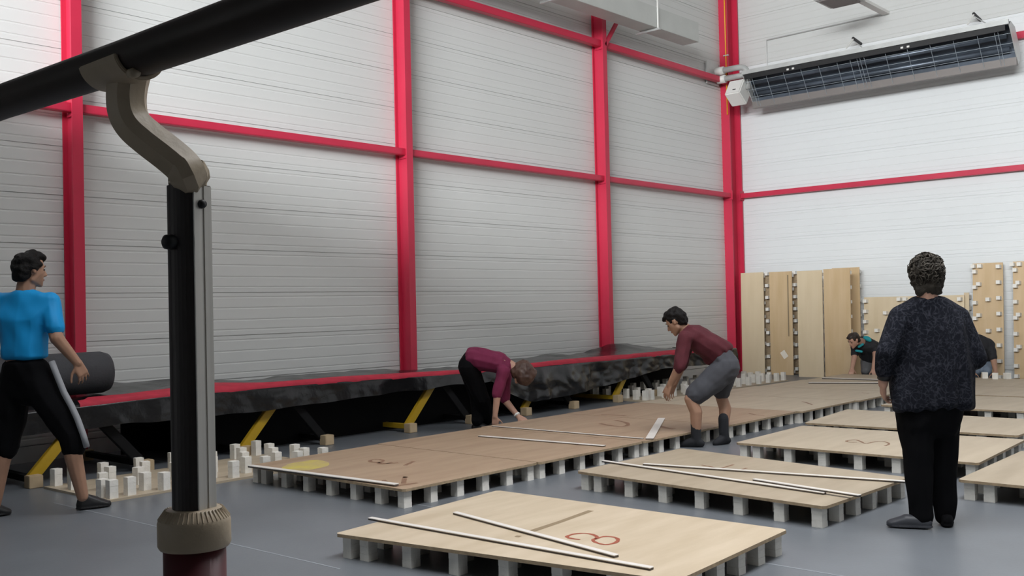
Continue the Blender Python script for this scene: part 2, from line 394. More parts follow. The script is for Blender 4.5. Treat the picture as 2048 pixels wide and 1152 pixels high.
# painted numbers: flat ribbons on the boards
def ribbon(pts, wd, m, parent, name='painted_number', z=ZD+.0008):
    ps = [at_z(x, y, z) for x, y in pts]; mb = MB(); L = []
    for i, p in enumerate(ps):
        d = (ps[min(i+1, len(ps)-1)]-ps[max(i-1, 0)]); d.z = 0; d.normalize(); s = Vector((-d.y, d.x, 0))*wd/2*random.uniform(.75, 1.15)
        L += [p-s, p+s]
    mb.add(L, [(2*i, 2*i+2, 2*i+3, 2*i+1) for i in range(len(ps)-1)])
    return part(name, mb, m, parent)
def spl(pts, n=5):
    out = []; P_ = [pts[0]]+list(pts)+[pts[-1]]
    for i in range(1, len(P_)-2):
        for k in range(n):
            t_ = k/n; p0, p1, p2, p3 = P_[i-1], P_[i], P_[i+1], P_[i+2]
            out.append(tuple(.5*(2*p1[j]+(p2[j]-p0[j])*t_+(2*p0[j]-5*p1[j]+4*p2[j]-p3[j])*t_*t_+(3*p1[j]-p0[j]-3*p2[j]+p3[j])*t_**3) for j in (0, 1)))
    return out+[pts[-1]]
z8 = lambda L: [(640+x/2.048, 840+y/2.048) for x, y in L]
z46 = lambda L: [(460+x/3.388, 700+y/3.388) for x, y in L]
z10 = lambda L: [(1060+x/2.926, 720+y/2.926) for x, y in L]
z14 = lambda L: [(1448+x/3.388, 720+y/3.388) for x, y in L]
ribbon(spl(z8([(1065, 490), (1025, 484), (1012, 477), (1040, 467), (1085, 464), (1120, 470), (1135, 481), (1118, 492), (1135, 503), (1170, 510), (1208, 503), (1221, 490), (1205, 480), (1165, 477), (1128, 487)])), .022, M_mark, P8)
ribbon(spl(z46([(1100, 762), (1035, 772), (1005, 765), (1040, 752), (1010, 741), (960, 744), (950, 756), (1000, 762), (1060, 768), (1140, 764)])), .03, M_markd, rows[0])
ribbon(spl(z46([(1185, 782), (1215, 768), (1245, 754)])), .035, M_markd, rows[0])
ribbon(spl(z10([(415, 320), (490, 322), (560, 327)])), .05, M_markd, rows[2])
ribbon(spl(z10([(410, 371), (455, 381), (530, 389), (572, 381), (560, 366), (500, 352)])), .045, M_markd, rows[2])
ribbon(spl(z10([(755, 386), (800, 398), (845, 404)])), .06, M_markd, rows[3])
ribbon(spl(z10([(1005, 614), (1060, 625), (1115, 641)])), .022, M_markd, PF)
ribbon(spl(z10([(1085, 639), (1140, 627), (1190, 612)])), .022, M_markd, PF)
ribbon(spl(z10([(1115, 641), (1170, 637), (1222, 643), (1270, 632)])), .022, M_markd, PF)
ribbon(spl(z14([(900, 556), (840, 555), (835, 546), (890, 541), (920, 549), (960, 566), (1010, 556), (1070, 551), (1112, 561), (1115, 572), (1090, 582)])), .022, M_markd, PS)
ribbon(spl(z10([(1280, 312), (1330, 322), (1372, 325)])), .03, M_markd, rows[4])
ribbon(spl(z10([(1590, 243), (1620, 250), (1652, 262)])), .03, M_markd, rows[5])
ribbon(spl(z10([(1940, 192), (1985, 195)])), .03, M_markd, rows[6])
ribbon([(1061, 1063), (1121, 1043), (1182, 1021)], .046, M_tape, P8, 'tape_strip')
ribbon([(1031, 1072), (1041, 1073)], .03, M_tape, P8, 'tape_patch')
# yellow stain (irregular patch) and frayed corner on the first row panel
cx_, cy_ = z46([(490, 795)])[0]
pts = []
for i in range(22):
    a = 2*pi*i/22; r = 1+.28*noise.noise(Vector((cos(a)*1.5, sin(a)*1.5, 3)))
    pts.append(at_z(cx_+6+50*cos(a)*r, cy_-3+9*sin(a)*r-5*cos(a), ZD+.0006))
part('yellow_stain', MB().add(pts, [tuple(range(22))]), M_ystain, rows[0])
for k, L in enumerate(([(1040, 880), (1070, 905), (1120, 925)], [(1175, 905), (1185, 860), (1192, 865)], [(1110, 925), (1160, 915), (1270, 900)])):
    ribbon(spl(z46(L)), .035, M_markd, rows[0], 'splintered_edge', ZD+.001)
# battens
def batten(a, b, label, wd=.034, th=.014, z=ZD+.001, group='white battens lying on the deck panels'):
    A, B = at_z(*a, z), at_z(*b, z); d = B-A; L = d.length; c = (A+B)/2
    t = thing('batten', label, 'batten', (c.x, c.y, z), math.atan2(d.y, d.x), group)
    link('top_strip', MB().box(-L/2, L/2, -wd/2, wd/2, th*.55, th).mesh('top_strip', bevel=.002, seg=1), M_strip, t)
    link('lower_strip', MB().box(-L/2, L/2, -wd*.42, wd*.42, 0, th*.55).mesh('lower_strip'), M_stripd, t)
    return t
batten((740, 1039), (1304, 1140), 'longer white batten nearest the camera, lying across the front deck panel')
batten((910, 1028), (1233, 1115), 'shorter white batten lying obliquely behind the longer one on the front panel')
batten((1206, 924), (1650, 989), 'white batten along the front of the three on the panel left of the woman')
batten((1508, 961), (1720, 994), 'shorter white batten sticking out over the right edge of the three-batten panel', z=ZD+.016)
batten((1287, 930), (1815, 966), 'rearmost white batten of three, its right end behind the standing woman', z=ZD+.001)
batten((500, 934), (793, 972), 'white batten along the near edge of the long row', .05, .016)
batten((959, 873), (1209, 893), 'white batten lying on the second panel of the long row', .05, .010)
batten((1299, 879), (1323, 838), 'short pale batten lying obliquely on the third panel of the long row', .075, .012)
batten((985, 853), (1286, 878), 'flat pale batten along the joint before the third panel of the row', .03, .008)
batten((1617, 767), (1757, 767.5), 'white batten at the far end of the long row, nearer one', .06, .02)
batten((1645, 757.5), (1757, 761), 'white batten at the far end of the long row, farther one', .05, .02)
# ------------------------------------------------------------------ upside-down panels with blocks up
def upturned(x0, x1, y0, y1, label, rz, seed):
    rnd = random.Random(seed)
    c = ((x0+x1)/2, (y0+y1)/2); t = thing('upturned_panel', label, 'floor panel', (*c, 0), rz, 'upturned panels under the long platform')
    hx, hy = (x1-x0)/2, (y1-y0)/2
    link('plywood_board', MB().box(-hx, hx, -hy, hy, 0, TH).mesh('plywood_board'), M_ply2, t)
    sp = []
    for y in PX: sp += [(-hx+.06, y-1.025), (hx-.05, y-1.025)]
    for i, x in enumerate((-hx+.32, -hx+.58, -hx+.84)):
        sp += [(x, y-1.0+(.12 if i % 2 else 0)) for y in (.05, .34, .66, .98, 1.3, 1.6, 1.88)]
    for x, y in sp:
        o = link('foam_block', B_UP, None, t, (x+rnd.uniform(-.02, .02), y+rnd.uniform(-.03, .03), TH)); o.rotation_euler = (0, 0, rnd.uniform(-.2, .2))
    return t
upturned(-8.12, -7.10, 3.42, 5.46, 'upturned plywood panel with white blocks, beside the man in blue', .03, 1)
upturned(-8.92, -7.86, 11.45, 13.5, 'upturned plywood panel with white blocks behind the bending man in burgundy', 0, 2)
upturned(-8.92, -7.82, 13.55, 15.6, 'upturned plywood panel with white blocks at the far end of the platform', 0, 3)
# ------------------------------------------------------------------ boards standing against the back wall
def standing(px0, px1, ytop, ybase, yw, label, ply, blocks_front, lean=.07, cat='standing panel'):
    """board standing on the floor at depth yw between two pixel columns; blocks on the room side or behind"""
    x0 = at_y(px0, ybase, yw).x; x1 = at_y(px1, ybase, yw).x; H = at_y((px0+px1)/2, ytop, yw).z; W = x1-x0
    t = thing('standing_board', label, cat, ((x0+x1)/2, yw, 0), 0, 'plywood boards standing at the back wall')
    t.rotation_euler = (-lean, 0, 0)
    b = link('plywood_board', MB().box(-W/2, W/2, 0, TH, 0, H).mesh('plywood_board'), ply, t)
    rows_ = 8; pts = []
    for i in range(rows_):
        z = .06+(H-.13)*i/(rows_-1)
        pts += [(W/2-.05, z)]
        if not blocks_front or W > 1: pts += [(-W/2+.05, z)]
        else: pts += [(-W/2+.05, z-.07 if i else z+.02)]
        if blocks_front and W < 1 and 0 < i < rows_-1: pts += [((.02 if i % 2 else -.12), z-.02)]
    if blocks_front: pts += [(-.2, H-.05), (-.1, H-.05)]
    if W > 1:
        for i in range(4):
            z = .2+.3*i
            pts += [(-W/2+.25+.33*k+(.15 if i % 2 else 0), z) for k in range(5)]
    for x, z in pts:
        o = link('foam_block', B_STAND, None, t, (x, 0 if blocks_front else TH, z)); o.rotation_euler = (radians(90) if blocks_front else radians(-90), 0, 0)
    return t
s0 = standing(1490, 1600, 546, 748, 17.16, 'wide plywood board behind the first two, seen only through the gaps', M_edge, False, .0)
for k in range(9):
    for px_ in (1537, 1592):
        o = link('foam_block', B_STAND, None, s0, (at_y(px_, 650, 17.1).x-s0.location.x, 0, .1+.22*k)); o.rotation_euler = (radians(90), 0, 0)
s1 = standing(1485, 1530, 545, 748, 16.98, 'plywood board standing leftmost against the corner column', M_plystand2, False, .02)
s2 = standing(1542, 1587, 543, 750, 16.88, 'second plywood board from the corner, with dark strip and paper slip', M_plystand, False, .02)
part('dark_groove', MB().box(-.006+.14, .018+.14, -.002, .001, .70, 1.82), M_tape, s2, world=False)
part('paper_slip', MB().box(-.05, .05, -.003, .0, -.07, .07, Matrix.Translation((.05, 0, .37)) @ Matrix.Rotation(radians(-35), 4, 'Y')), M_paper, s2, world=False)
s3 = standing(1598, 1648, 541, 756, 16.55, 'pale third plywood board from the corner', M_plystand2, False, .02)
s4 = standing(1651, 1704, 537, 757, 16.42, 'fourth plywood board from the corner, in front of the others', M_plystand, False, .02)
s5 = standing(1668, 1723, 535, 752, 16.95, 'plywood board hidden behind the fourth, only its block-lined edge showing', M_plystand, False, .02)
s6 = standing(1729, 1930, 592, 757, 17.0, 'low wide plywood board with small blocks, behind the standing woman', M_plystand2, True, .06)
s7 = standing(1948, 2009, 525, 762, 17.0, 'tall narrow plywood board with blocks, right of the standing woman', M_plystand, True, .06)
s8 = standing(2029, 2088, 521, 763, 17.0, 'tall narrow plywood board with blocks cut by the right edge', M_plystand, True, .06)
s9 = standing(1931, 1941, 585, 758, 17.1, 'narrow board edge standing beside the low wide board', M_plystand2, False, .04)
# loose blocks in front of the tall boards
for i, (x, y, rz_, lb) in enumerate(((-4.93, 15.60, .1, 'left end of the loose ones on the far deck'), (-4.72, 15.66, .5, 'second from left of the loose ones on the far deck'), (-4.55, 15.58, .2, 'in the middle of the loose ones on the far deck'), (-4.41, 15.66, .9, 'nearest the right edge, loose on the far deck'))):
    o = link('foam_block', block_mesh(.075, .09), None, None, (x, y, ZD)); o.rotation_euler = (0, 0, rz_)
    tag(o, 'small white block, '+lb, 'block', 'loose white blocks at the far right')
# ------------------------------------------------------------------ long platform wrapped in black plastic
def interp(tab, y):
    if y <= tab[0][0]: return tab[0][1]
    for (a, b), (c, d) in zip(tab, tab[1:]):
        if y <= c: return b+(d-b)*(y-a)/(c-a)
    return tab[-1][1]
ZW = [(3, .70), (5.25, .70), (5.85, .64), (6.6, .645), (7.6, .635), (8.8, .585), (9.3, .575), (10.6, .635), (11.5, .63), (12.1, .645), (12.7, .73), (13.1, .72), (13.9, .60), (14.6, .58)]
ZF = [(3, .60), (3.85, .626), (4.5, .645), (6.3, .641), (8.24, .60), (10.2, .615), (12.8, .606), (14.6, .60)]
ZB = [(3, .43), (5.6, .42), (7.8, .47), (8.7, .47), (9.0, .30), (9.4, .17), (10.2, .19), (11.0, .26), (11.7, .33), (12.4, .40), (14.6, .37)]
Y0, Y1 = 2.9, 14.55
t = thing('wrapped_platform', 'long low platform wrapped in black plastic on yellow trestle legs along the left wall', 'platform', (-8.8, 8.7, 0))
m = MB(); NY, NA, NB = 300, 14, 14; vs = []
for i in range(NY+1):
    y = Y0+(Y1-Y0)*i/NY; zw, zf, zb = interp(ZW, y), interp(ZF, y), interp(ZB, y)
    for j in range(NA+1):
        f_ = j/NA; x = -9.42+1.22*f_; z = zw*(1-f_)+zf*f_
        n_ = noise.noise(Vector((x*2.2, y*1.7, 0)))*.035+noise.noise(Vector((x*6, y*5, 4)))*.014
        vs.append((x, y, z+n_*(1-f_**4)))
    for j in range(1, NB+1):
        f_ = j/NB; z = zf+(zb-zf)*f_
        long_ = max(0, .45-zb)*1.2+.12
        n_ = (noise.noise(Vector((y*3.1, z*1.3, 7)))*.07+noise.noise(Vector((y*8, z*5, 2)))*.03)*long_*2.2*min(1, f_*2.5)
        n_ += min(1, f_*3)*(.030 if y > 8.6 else .008)*(abs(noise.noise(Vector((y*5.2+z*3, z*6.5, 11))))-.25+.6*abs(noise.noise(Vector((y*10-z*5, z*13, 15)))))
        vs.append((-8.2+.015+n_+.02*f_, y, z+noise.noise(Vector((y*2.3, 5, 0)))*.02*f_))
nn = NA+NB+1
m.add(vs, [(i*nn+j, (i+1)*nn+j, (i+1)*nn+j+1, i*nn+j+1) for i in range(NY) for j in range(nn-1)])
part('plastic_cover', m, M_plastic, t, True)
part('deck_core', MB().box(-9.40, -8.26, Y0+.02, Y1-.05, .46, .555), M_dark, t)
part('rear_shade_sheet', MB().box(-9.40, -9.38, 4.7, Y1-.05, 0.0, .55), M_dark, t)  # black sheet added so the space below the platform stays dark
part('inner_shade_sheet', MB().box(-8.66, -8.64, 4.9, 10.6, 0.0, .5), M_dark, t)  # black sheet standing in for the deep shade under the platform
part('end_light_block', MB().box(-9.38, -8.2, Y0, Y0+.02, 0.0, .5), M_dark, t)  # added out of view, keeps light from entering at the near end
part('end_flap', MB().box(-9.40, -8.2, Y1-.03, Y1+.0, .33, .60), M_plastic, t)
# red edging along the front
m = MB(); vs = []; N = 150
WR = [(3.0, .03), (3.80, .03), (3.9, .16), (4.2, .11), (4.6, .16), (5.1, .42), (5.3, .30), (5.6, .06), (6.2, .03), (6.4, .10), (7.4, .08), (8.3, .06), (9.6, .03), (10.0, .09), (11.4, .10), (11.6, .03), (11.8, .09), (13.4, .09), (14.4, .1)]
for i in range(N+1):
    y = 3.75+(14.3-3.75)*i/N; zf, zw = interp(ZF, y), interp(ZW, y); wd = interp(WR, y); n_ = noise.noise(Vector((y*2.5, 3, 1)))*.012
    fr = wd/1.22
    vs += [(-8.185, y, zf-.022+n_), (-8.183, y, zf+.012+n_), (-8.2-wd*.5, y, zf+(zw-zf)*fr*.5+.028), (-8.2-wd, y, zf+(zw-zf)*fr+.035)]
m.add(vs, [(4*i+j, 4*i+4+j, 4*i+5+j, 4*i+1+j) for i in range(N) for j in range(3)])
part('red_edging', m, M_redcloth, t, True)
def bar(p0, p1, wy, wx, m_, name, bevel=.004):
    p0, p1 = Vector(p0), Vector(p1)
    return part(name, MB().sweep([p0, p1], [(-wx/2, -wy/2), (wx/2, -wy/2), (wx/2, wy/2), (-wx/2, wy/2)], up=(1, 0, 0.001)), m_, t, bevel=bevel)
for yc in (3.38, 5.33, 7.42, 9.35, 11.28):
    bar((-8.27, yc, .06), (-8.27, yc+.40, .50), .05, .085, M_yel, 'leg')
    bar((-9.25, yc, .06), (-9.25, yc+.40, .50), .05, .085, M_dark, 'leg')  # rear legs and most base bars coloured dark for the shade underneath
    bar((-8.27, yc+.95, .06), (-8.27, yc+.55, .50), .05, .085, M_dark, 'leg')
    for dy in (0, .95):
        part('base_bar', MB().box(-9.35, -8.22, yc+dy-.03, yc+dy+.03, .04, .09), M_yel if dy == 0 and yc in (7.42, 11.28) else M_dark, t)
        part('foot_block', MB().box(-8.26, -8.16, yc+dy-.055, yc+dy+.055, 0, .10), M_wood, t, bevel=.005)
        part('foot_block', MB().box(-9.39, -9.29, yc+dy-.055, yc+dy+.055, 0, .10), M_wood, t, bevel=.005)
# rolled grey foam mat on the platform
t = thing('foam_roll', 'rolled dark grey foam mat lying on the wrapped platform behind the man in blue', 'foam roll', (-8.72, 3.38, .84))
m = MB(); R_ = .185
m.lathe([(.0, -.95), (.10, -.95), (.16, -.93), (R_, -.88), (R_, .80), (.168, .855), (.12, .875), (.0, .878)], n=32)
me = m.mesh('roll_body', True); me.transform(Matrix.Translation((-8.72, 3.38, .855)) @ Matrix.Rotation(radians(-90), 4, 'X'))
part('roll_body', me, M_roll, t)
# ------------------------------------------------------------------ parallel bars in the foreground
RY, RZ = .578, 1.654
t = thing('parallel_bar', 'gymnastics bar close to the camera: brown rail on a steel upright with beige fittings', 'parallel bars', (-1.11, .647, 0))
sec = [(.0265*cos(a), .0235*sin(a)) for a in [2*pi*i/24 for i in range(24)]]
part('rail', MB().sweep([(-2.3, RY, RZ+.006), (-1.5, RY, RZ+.007), (-1.13, RY, RZ), (.5, RY, RZ-.016)], sec), M_rail, t, True)
UX, UY = -1.112, .648
ZTOP = at_d(379, 370, 1.215).z; ZC = at_d(392, 1030, 1.215).z
nf = Vector((.974, .225)).normalized(); a0 = math.atan2(nf.y, nf.x)
RT = .0255; prof = []
for i in range(28):
    a = a0+radians(33)+(2*pi-radians(66))*i/27; prof.append((UX+RT*cos(a), UY+RT*sin(a)))
lean = Vector((0.006, .004))*0
m = MB(); n = len(prof)
m.add([(x, y, z) for z in (ZC-.06, ZTOP) for x, y in prof], [tuple(reversed(range(n))), tuple(range(n, 2*n))]+[(i, (i+1) % n, n+(i+1) % n, n+i) for i in range(n)])
tb = part('upright_tube', m, M_tube, t); sub(tb)
# flat strip with wall reflection painted bright, shallow groove down the front-right side
ct = Vector((UX, UY))+nf*RT*cos(radians(33)); sd = Vector((-nf.y, nf.x)); hw = RT*sin(radians(33))
m = MB()
for a, b, dp in ((-1, -.15, .0022), (-.15, .15, .0009), (.15, 1, .0022)):
    m.slab([tuple(ct+sd*hw*a), tuple(ct+sd*hw*b), tuple(ct+sd*hw*b+nf*dp), tuple(ct+sd*hw*a+nf*dp)], ZC-.02, ZTOP-.001)
part('bright_strip', m, M_alu, tb)
def knob(px, py, r, l, nm, dirv):
    c = at_d(px, py, 1.19); d = Vector(dirv).normalized()
    mm = MB().lathe([(r*.4, 0), (r*.9, l*.15), (r, l*.5), (r*.85, l*.9), (r*.3, l)], n=20).mesh(nm, True)
    mm.transform(Matrix.Translation(c) @ d.to_track_quat('Z', 'Y').to_matrix().to_4x4())
    return part(nm, mm, M_black, t)
cb = at_d(403, 404, 1.19); cbp = Vector((ct.x, ct.y, cb.z))
mm = MB().lathe([(.0055, 0), (.0055, .003), (.004, .006)], n=16).mesh('bolt', True)
mm.transform(Matrix.Translation(cbp+Vector((nf.x, nf.y, 0))*.002+Vector((-.2*sd.x*hw, -.2*sd.y*hw, 0))) @ Vector((nf.x, nf.y, 0)).to_track_quat('Z', 'Y').to_matrix().to_4x4())
part('bolt', mm, M_black, t)
lf = Vector((-.5, -.866, 0))
kz = at_d(343, 485, 1.21).z; kp = Vector((UX, UY, kz))+lf*(RT*.55)+Vector((.866, -.5, 0))*RT*.55
mm = MB().lathe([(.004, -.01), (.006, .0), (.0085, .004), (.0095, .010), (.0085, .016), (.004, .019)], n=20).mesh('knob', True)
mm.transform(Matrix.Translation(kp) @ (lf+Vector((.5, -.3, 0))).normalized().to_track_quat('Z', 'Y').to_matrix().to_4x4())
part('adjusting_knob', mm, M_black, t)
# collar: ribbed clamp ring, then maroon base tube to the floor
zt = at_d(392, 1024, 1.19).z; zm = at_d(392, 1052, 1.18).z; zb_ = at_d(392, 1110, 1.175).z
part('clamp_collar', MB().lathe([(.030, zt), (.0335, zt-.002), (.0415, zm+.003), (.0432, zm-.002), (.0432, zb_+.004), (.041, zb_), (.030, zb_-.001), (.030, zt)][:7], (UX, UY, 0), 48), M_beige, t, True)
for k in range(40):
    a = 2*pi*k/40; c_ = Vector((UX+.0385*cos(a), UY+.0385*sin(a), (zt+zm)/2)) 
rb = MB()
for k in range(44):
    a = 2*pi*k/44
    rb.tube([(UX+.0335*cos(a), UY+.0335*sin(a), zt-.001), (UX+.0418*cos(a), UY+.0418*sin(a), zm+.002)], .0011, 4)
part('collar_ribs', rb, M_beige, t)
part('base_tube', MB().lathe([(.037, .03), (.037, zb_+.002)], (UX, UY, 0), 36), M_maroon, t, True)
part('base_foot', MB().box(UX-.6, UX+.6, UY-.06, UY+.06, 0, .05), M_maroon, t, bevel=.01)
# S-shaped cast neck from the tube up to the rail
def spl3(pts, n=5):
    out = []; P_ = [Vector(p) for p in [pts[0]]+list(pts)+[pts[-1]]]
    for i in range(1, len(P_)-2):
        for k in range(n):
            q = k/n; a, b, c, d = P_[i-1:i+3]
            out.append(.5*(2*b+(c-a)*q+(2*a-5*b+4*c-d)*q*q+(3*b-a-3*c+d)*q**3))
    return out+[Vector(pts[-1])]
rt = Vector((.5, .866, 0)); Tp = Vector((UX, UY, 0))
def NK(px, py, D=1.205): return at_d(px, py, D)
path = spl3([(UX, UY, ZTOP+.001), (UX, UY, ZTOP+.009)]+[tuple(NK(*p)) for p in ((377, 348), (366, 331), (340, 308), (300, 277), (272, 252), (258, 228), (254, 200), (256, 172), (262, 145))])
sec = [(-.022, -.012), (.004, -.024), (.022, -.010), (.0235, .004), (.010, .021), (-.004, .023), (-.020, .008)]
nv = (.866, -.5, 0)
part('neck_bracket', MB().sweep(path, sec, up=nv), M_beige, t, True).data.set_sharp_from_angle(angle=radians(32))
sc_ = Vector(NK(262, 160)); 
mm = MB()
for k in range(13):
    pass
ang = [radians(190+150*k/24) for k in range(25)]
for r0, r1, x0, x1 in ((.0275, .0325, -.045, .045),):
    vs = []
    for x in (x0, x1):
        for a in ang: vs.append((sc_.x+x, RY+r0*cos(a), RZ+.002+r0*sin(a)*.92))
        for a in reversed(ang): vs.append((sc_.x+x, RY+r1*cos(a), RZ+.002+r1*sin(a)*.95))
    n = 50; mm.add(vs, [tuple(range(n)), tuple(range(2*n-1, n-1, -1))]+[(i, (i+1) % n, n+(i+1) % n, n+i) for i in range(n)])
part('rail_saddle', mm, M_beige, t, False, bevel=.0015)
part('saddle_bolt', MB().tube([(sc_.x+.045, RY-.012, RZ-.024), (sc_.x+.058, RY-.012, RZ-.024)],   .006, 12), M_beige, t, True)
#PART3
# ------------------------------------------------------------------ people
M_skin = mat('skin', (.44, .25, .18), .55, var=.06, scale=12)
M_skin2 = mat('skin_tan', (.36, .20, .13), .55, var=.06, scale=12)
M_lips = mat('lips', (.30, .10, .09), .5)
M_eye = mat('eye', (.03, .02, .015), .25)
def ell(c, r, ax=None, n=10, k=6):
    """points of an ellipsoid; r scalar or (a,b,c) along axes ax"""
    c = Vector(c)
    if not hasattr(r, '__len__'): r = (r, r, r)
    ax = ax or (Vector((1, 0, 0)), Vector((0, 1, 0)), Vector((0, 0, 1)))
    out = []
    for i in range(k+1):
        th = pi*i/k
        for j in range(1 if i in (0, k) else n):
            ph = 2*pi*j/n
            out.append(c+ax[0]*(r[0]*sin(th)*cos(ph))+ax[1]*(r[1]*sin(th)*sin(ph))+ax[2]*(r[2]*cos(th)))
    return out
class Body:
    """union of convex hulls of ellipsoids, re-meshed into one continuous skin"""
    def __init__(s): s.h = []
    def hull(s, *pts): s.h.append([p for q in pts for p in q]); return s
    def limb(s, *pr):
        for (a, ra), (b, rb) in zip(pr, pr[1:]): s.hull(ell(a, ra), ell(b, rb))
        return s
    def build(s, name, mat_, parent, voxel=.007, smooth=6, disp=None, decim=None):
        V, Fc = [], []
        for pts in s.h:
            bm = bmesh.new(); vs = [bm.verts.new(p) for p in pts]
            r = bmesh.ops.convex_hull(bm, input=vs)
            bmesh.ops.delete(bm, geom=list({v for v in r['geom_interior']+r['geom_unused'] if isinstance(v, bmesh.types.BMVert)}), context='VERTS')
            bm.verts.index_update(); n = len(V)
            V += [v.co[:] for v in bm.verts]; Fc += [tuple(v.index+n for v in f.verts) for f in bm.faces]; bm.free()
        me = bpy.data.meshes.new(name); me.from_pydata(V, [], Fc)
        o = bpy.data.objects.new(name, me); COL.objects.link(o)
        m = o.modifiers.new('r', 'REMESH'); m.mode = 'VOXEL'; m.voxel_size = voxel
        m = o.modifiers.new('s', 'SMOOTH'); m.factor = .5; m.iterations = smooth
        dg = bpy.context.evaluated_depsgraph_get()
        me2 = bpy.data.meshes.new_from_object(o.evaluated_get(dg)); o.modifiers.clear(); o.data = me2; bpy.data.meshes.remove(me)
        me2.name = name
        if disp:
            co = [v.co.copy() for v in me2.vertices]; no = [v.normal.copy() for v in me2.vertices]
            for v, c, nn_ in zip(me2.vertices, co, no): v.co = c+nn_*disp(c, nn_)
            me2.update()
        me2.polygons.foreach_set('use_smooth', [True]*len(me2.polygons))
        me2.materials.clear(); me2.materials.append(mat_)
        me2.transform(Matrix.Translation(parent.location).inverted())
        o.parent = parent
        return o
def basis(px, py):
    """horizontal away/right directions seen at a pixel"""
    d = ray(px, py); d.z = 0; d.normalize(); return d, Vector((d.y, -d.x, 0))
def rot(v, axis, ang): return Matrix.Rotation(ang, 3, axis) @ v
def hand(b, wrist, d, nrm, thumb=1, s=1, curl=.35, spread=.12):
    """palm, four unequal bent fingers and a thumb leaving the side of the palm"""
    d = Vector(d).normalized(); nrm = Vector(nrm); nrm = (nrm-d*nrm.dot(d)).normalized(); lat = d.cross(nrm)*thumb
    w_ = Vector(wrist); kn = w_+d*.082*s
    b.hull(ell(w_+lat*.018*s, .015*s), ell(w_-lat*.018*s, .015*s), ell(kn+lat*.030*s, .012*s), ell(kn-lat*.030*s, .011*s), ell(w_+d*.05*s+lat*.030*s, .014*s))
    for q, L, r in ((.031, .068, .0088), (.0105, .078, .0092), (-.0105, .072, .0088), (-.0305, .056, .0078)):
        p = kn+lat*q*s; dd = rot(d, nrm, -spread*q/.03*thumb*1.0)
        ax = dd.cross(nrm)
        for k, f_ in enumerate((.45, .31, .24)):
            dd = rot(dd, ax, curl*(1, 1.2, .9)[k])
            p2 = p+dd*L*f_*s; b.hull(ell(p, r*s*(1-.08*k), n=8, k=4), ell(p2, r*s*(.94-.08*k), n=8, k=4)); p = p2
    p = w_+d*.022*s+lat*.026*s; dd = (d*.62+lat*.72+nrm*.30).normalized()
    for k, L in enumerate((.045, .034, .028)):
        p2 = p+dd*L*s; b.hull(ell(p, (.0125, .0105, .0092)[k]*s, n=8, k=4), ell(p2, (.0108, .0095, .0078)[k]*s, n=8, k=4)); p = p2
        dd = (dd*.8+d*.35-lat*.05).normalized()
def head(b, c, face, up, s=1.0):
    """skull, face, nose, ears as hulls; returns the local frame"""
    f = Vector(face).normalized(); u = Vector(up); u = (u-f*u.dot(f)).normalized(); r = f.cross(u); c = Vector(c)
    ax = (r, f, u); P_ = lambda x, y, z: c+r*x*s+f*y*s+u*z*s
    E_ = lambda x, y, z, a, b_, c_: ell(P_(x, y, z), (a*s, b_*s, c_*s), ax)
    b.hull(E_(0, -.012, .028, .073, .094, .088))
    b.hull(E_(0, .045, .045, .060, .040, .05), E_(0, .05, -.02, .060, .035, .03), E_(0, .055, -.07, .040, .030, .025), E_(0, .074, -.098, .018, .018, .015), E_(.045, .0, -.06, .015, .02, .02), E_(-.045, .0, -.06, .015, .02, .02))
    b.hull(E_(0, .086, .018, .008, .008, .01), E_(0, .112, -.026, .011, .010, .009), E_(0, .09, -.034, .017, .01, .008))
    b.hull(E_(-.035, .082, .03, .02, .008, .006), E_(.035, .082, .03, .02, .008, .006))
    b.hull(E_(-.018, .086, -.06, .006, .006, .006), E_(.018, .086, -.06, .006, .006, .006), E_(0, .091, -.058, .006, .006, .008))
    for q in (-1, 1): b.hull(E_(q*.076, -.006, .018, .008, .020, .022), E_(q*.074, .0, -.012, .007, .014, .014))
    return P_, ax
def face_parts(par, P_, ax, s, brow_m):
    for q in (-1, 1):
        e = Body(); e.hull(ell(P_(q*.032, .079, .008), (.013*s, .010*s, .007*s), ax)); e.build('eye', M_eye, par, .003, 2)
        e = Body(); e.hull(ell(P_(q*.018, .090, .030), .004*s), ell(P_(q*.032, .089, .036), .0045*s), ell(P_(q*.048, .078, .031), .003*s)); e.build('eyebrow', brow_m, par, .003, 2)
    e = Body(); e.hull(ell(P_(-.02, .086, -.060), .005*s), ell(P_(.02, .086, -.060), .005*s), ell(P_(0, .096, -.060), (.012*s, .005*s, .007*s), ax)); e.build('mouth', M_lips, par, .003, 2)
def fold(amp, fx, fz, seed=0):
    return lambda c, n: amp*(noise.noise(Vector((c.x*fx, c.y*fx, c.z*fz+seed)))+.4*noise.noise(Vector((c.x*fx*2.3, c.y*fx*2.3, c.z*fz*2.1+seed+9))))
def person(label, base): return thing('person', label, 'person', base)
def shoe(par, heel, toe, m_, w_=.045, h=.075, name='shoe', sole=None):
    heel, toe = Vector(heel), Vector(toe); d = (toe-heel).normalized(); sd_ = Vector((0, 0, 1)).cross(d); ax = (d, sd_, Vector((0, 0, 1))); b = Body()
    z = lambda p, h_: Vector((p.x, p.y, h_))
    b.hull(ell(z(heel+d*.04, .035), (.042, w_*.75, .035), ax), ell(z(heel+d*.05, h), (.035, w_*.65, .012), ax), ell(z(heel+(toe-heel)*.55, .042), (.04, w_, .040), ax))
    b.hull(ell(z(heel+(toe-heel)*.55, .040), (.04, w_, .038), ax), ell(z(toe-d*.045, .025), (.045, w_*.92, .024), ax))
    b.hull(ell(z(heel+d*.04, .012), (.045, w_*.8, .011), ax), ell(z(heel+(toe-heel)*.6, .012), (.05, w_*1.02, .011), ax), ell(z(toe-d*.05, .012), (.05, w_*.95, .011), ax))
    return b.build(name, m_, par, .006, 4)
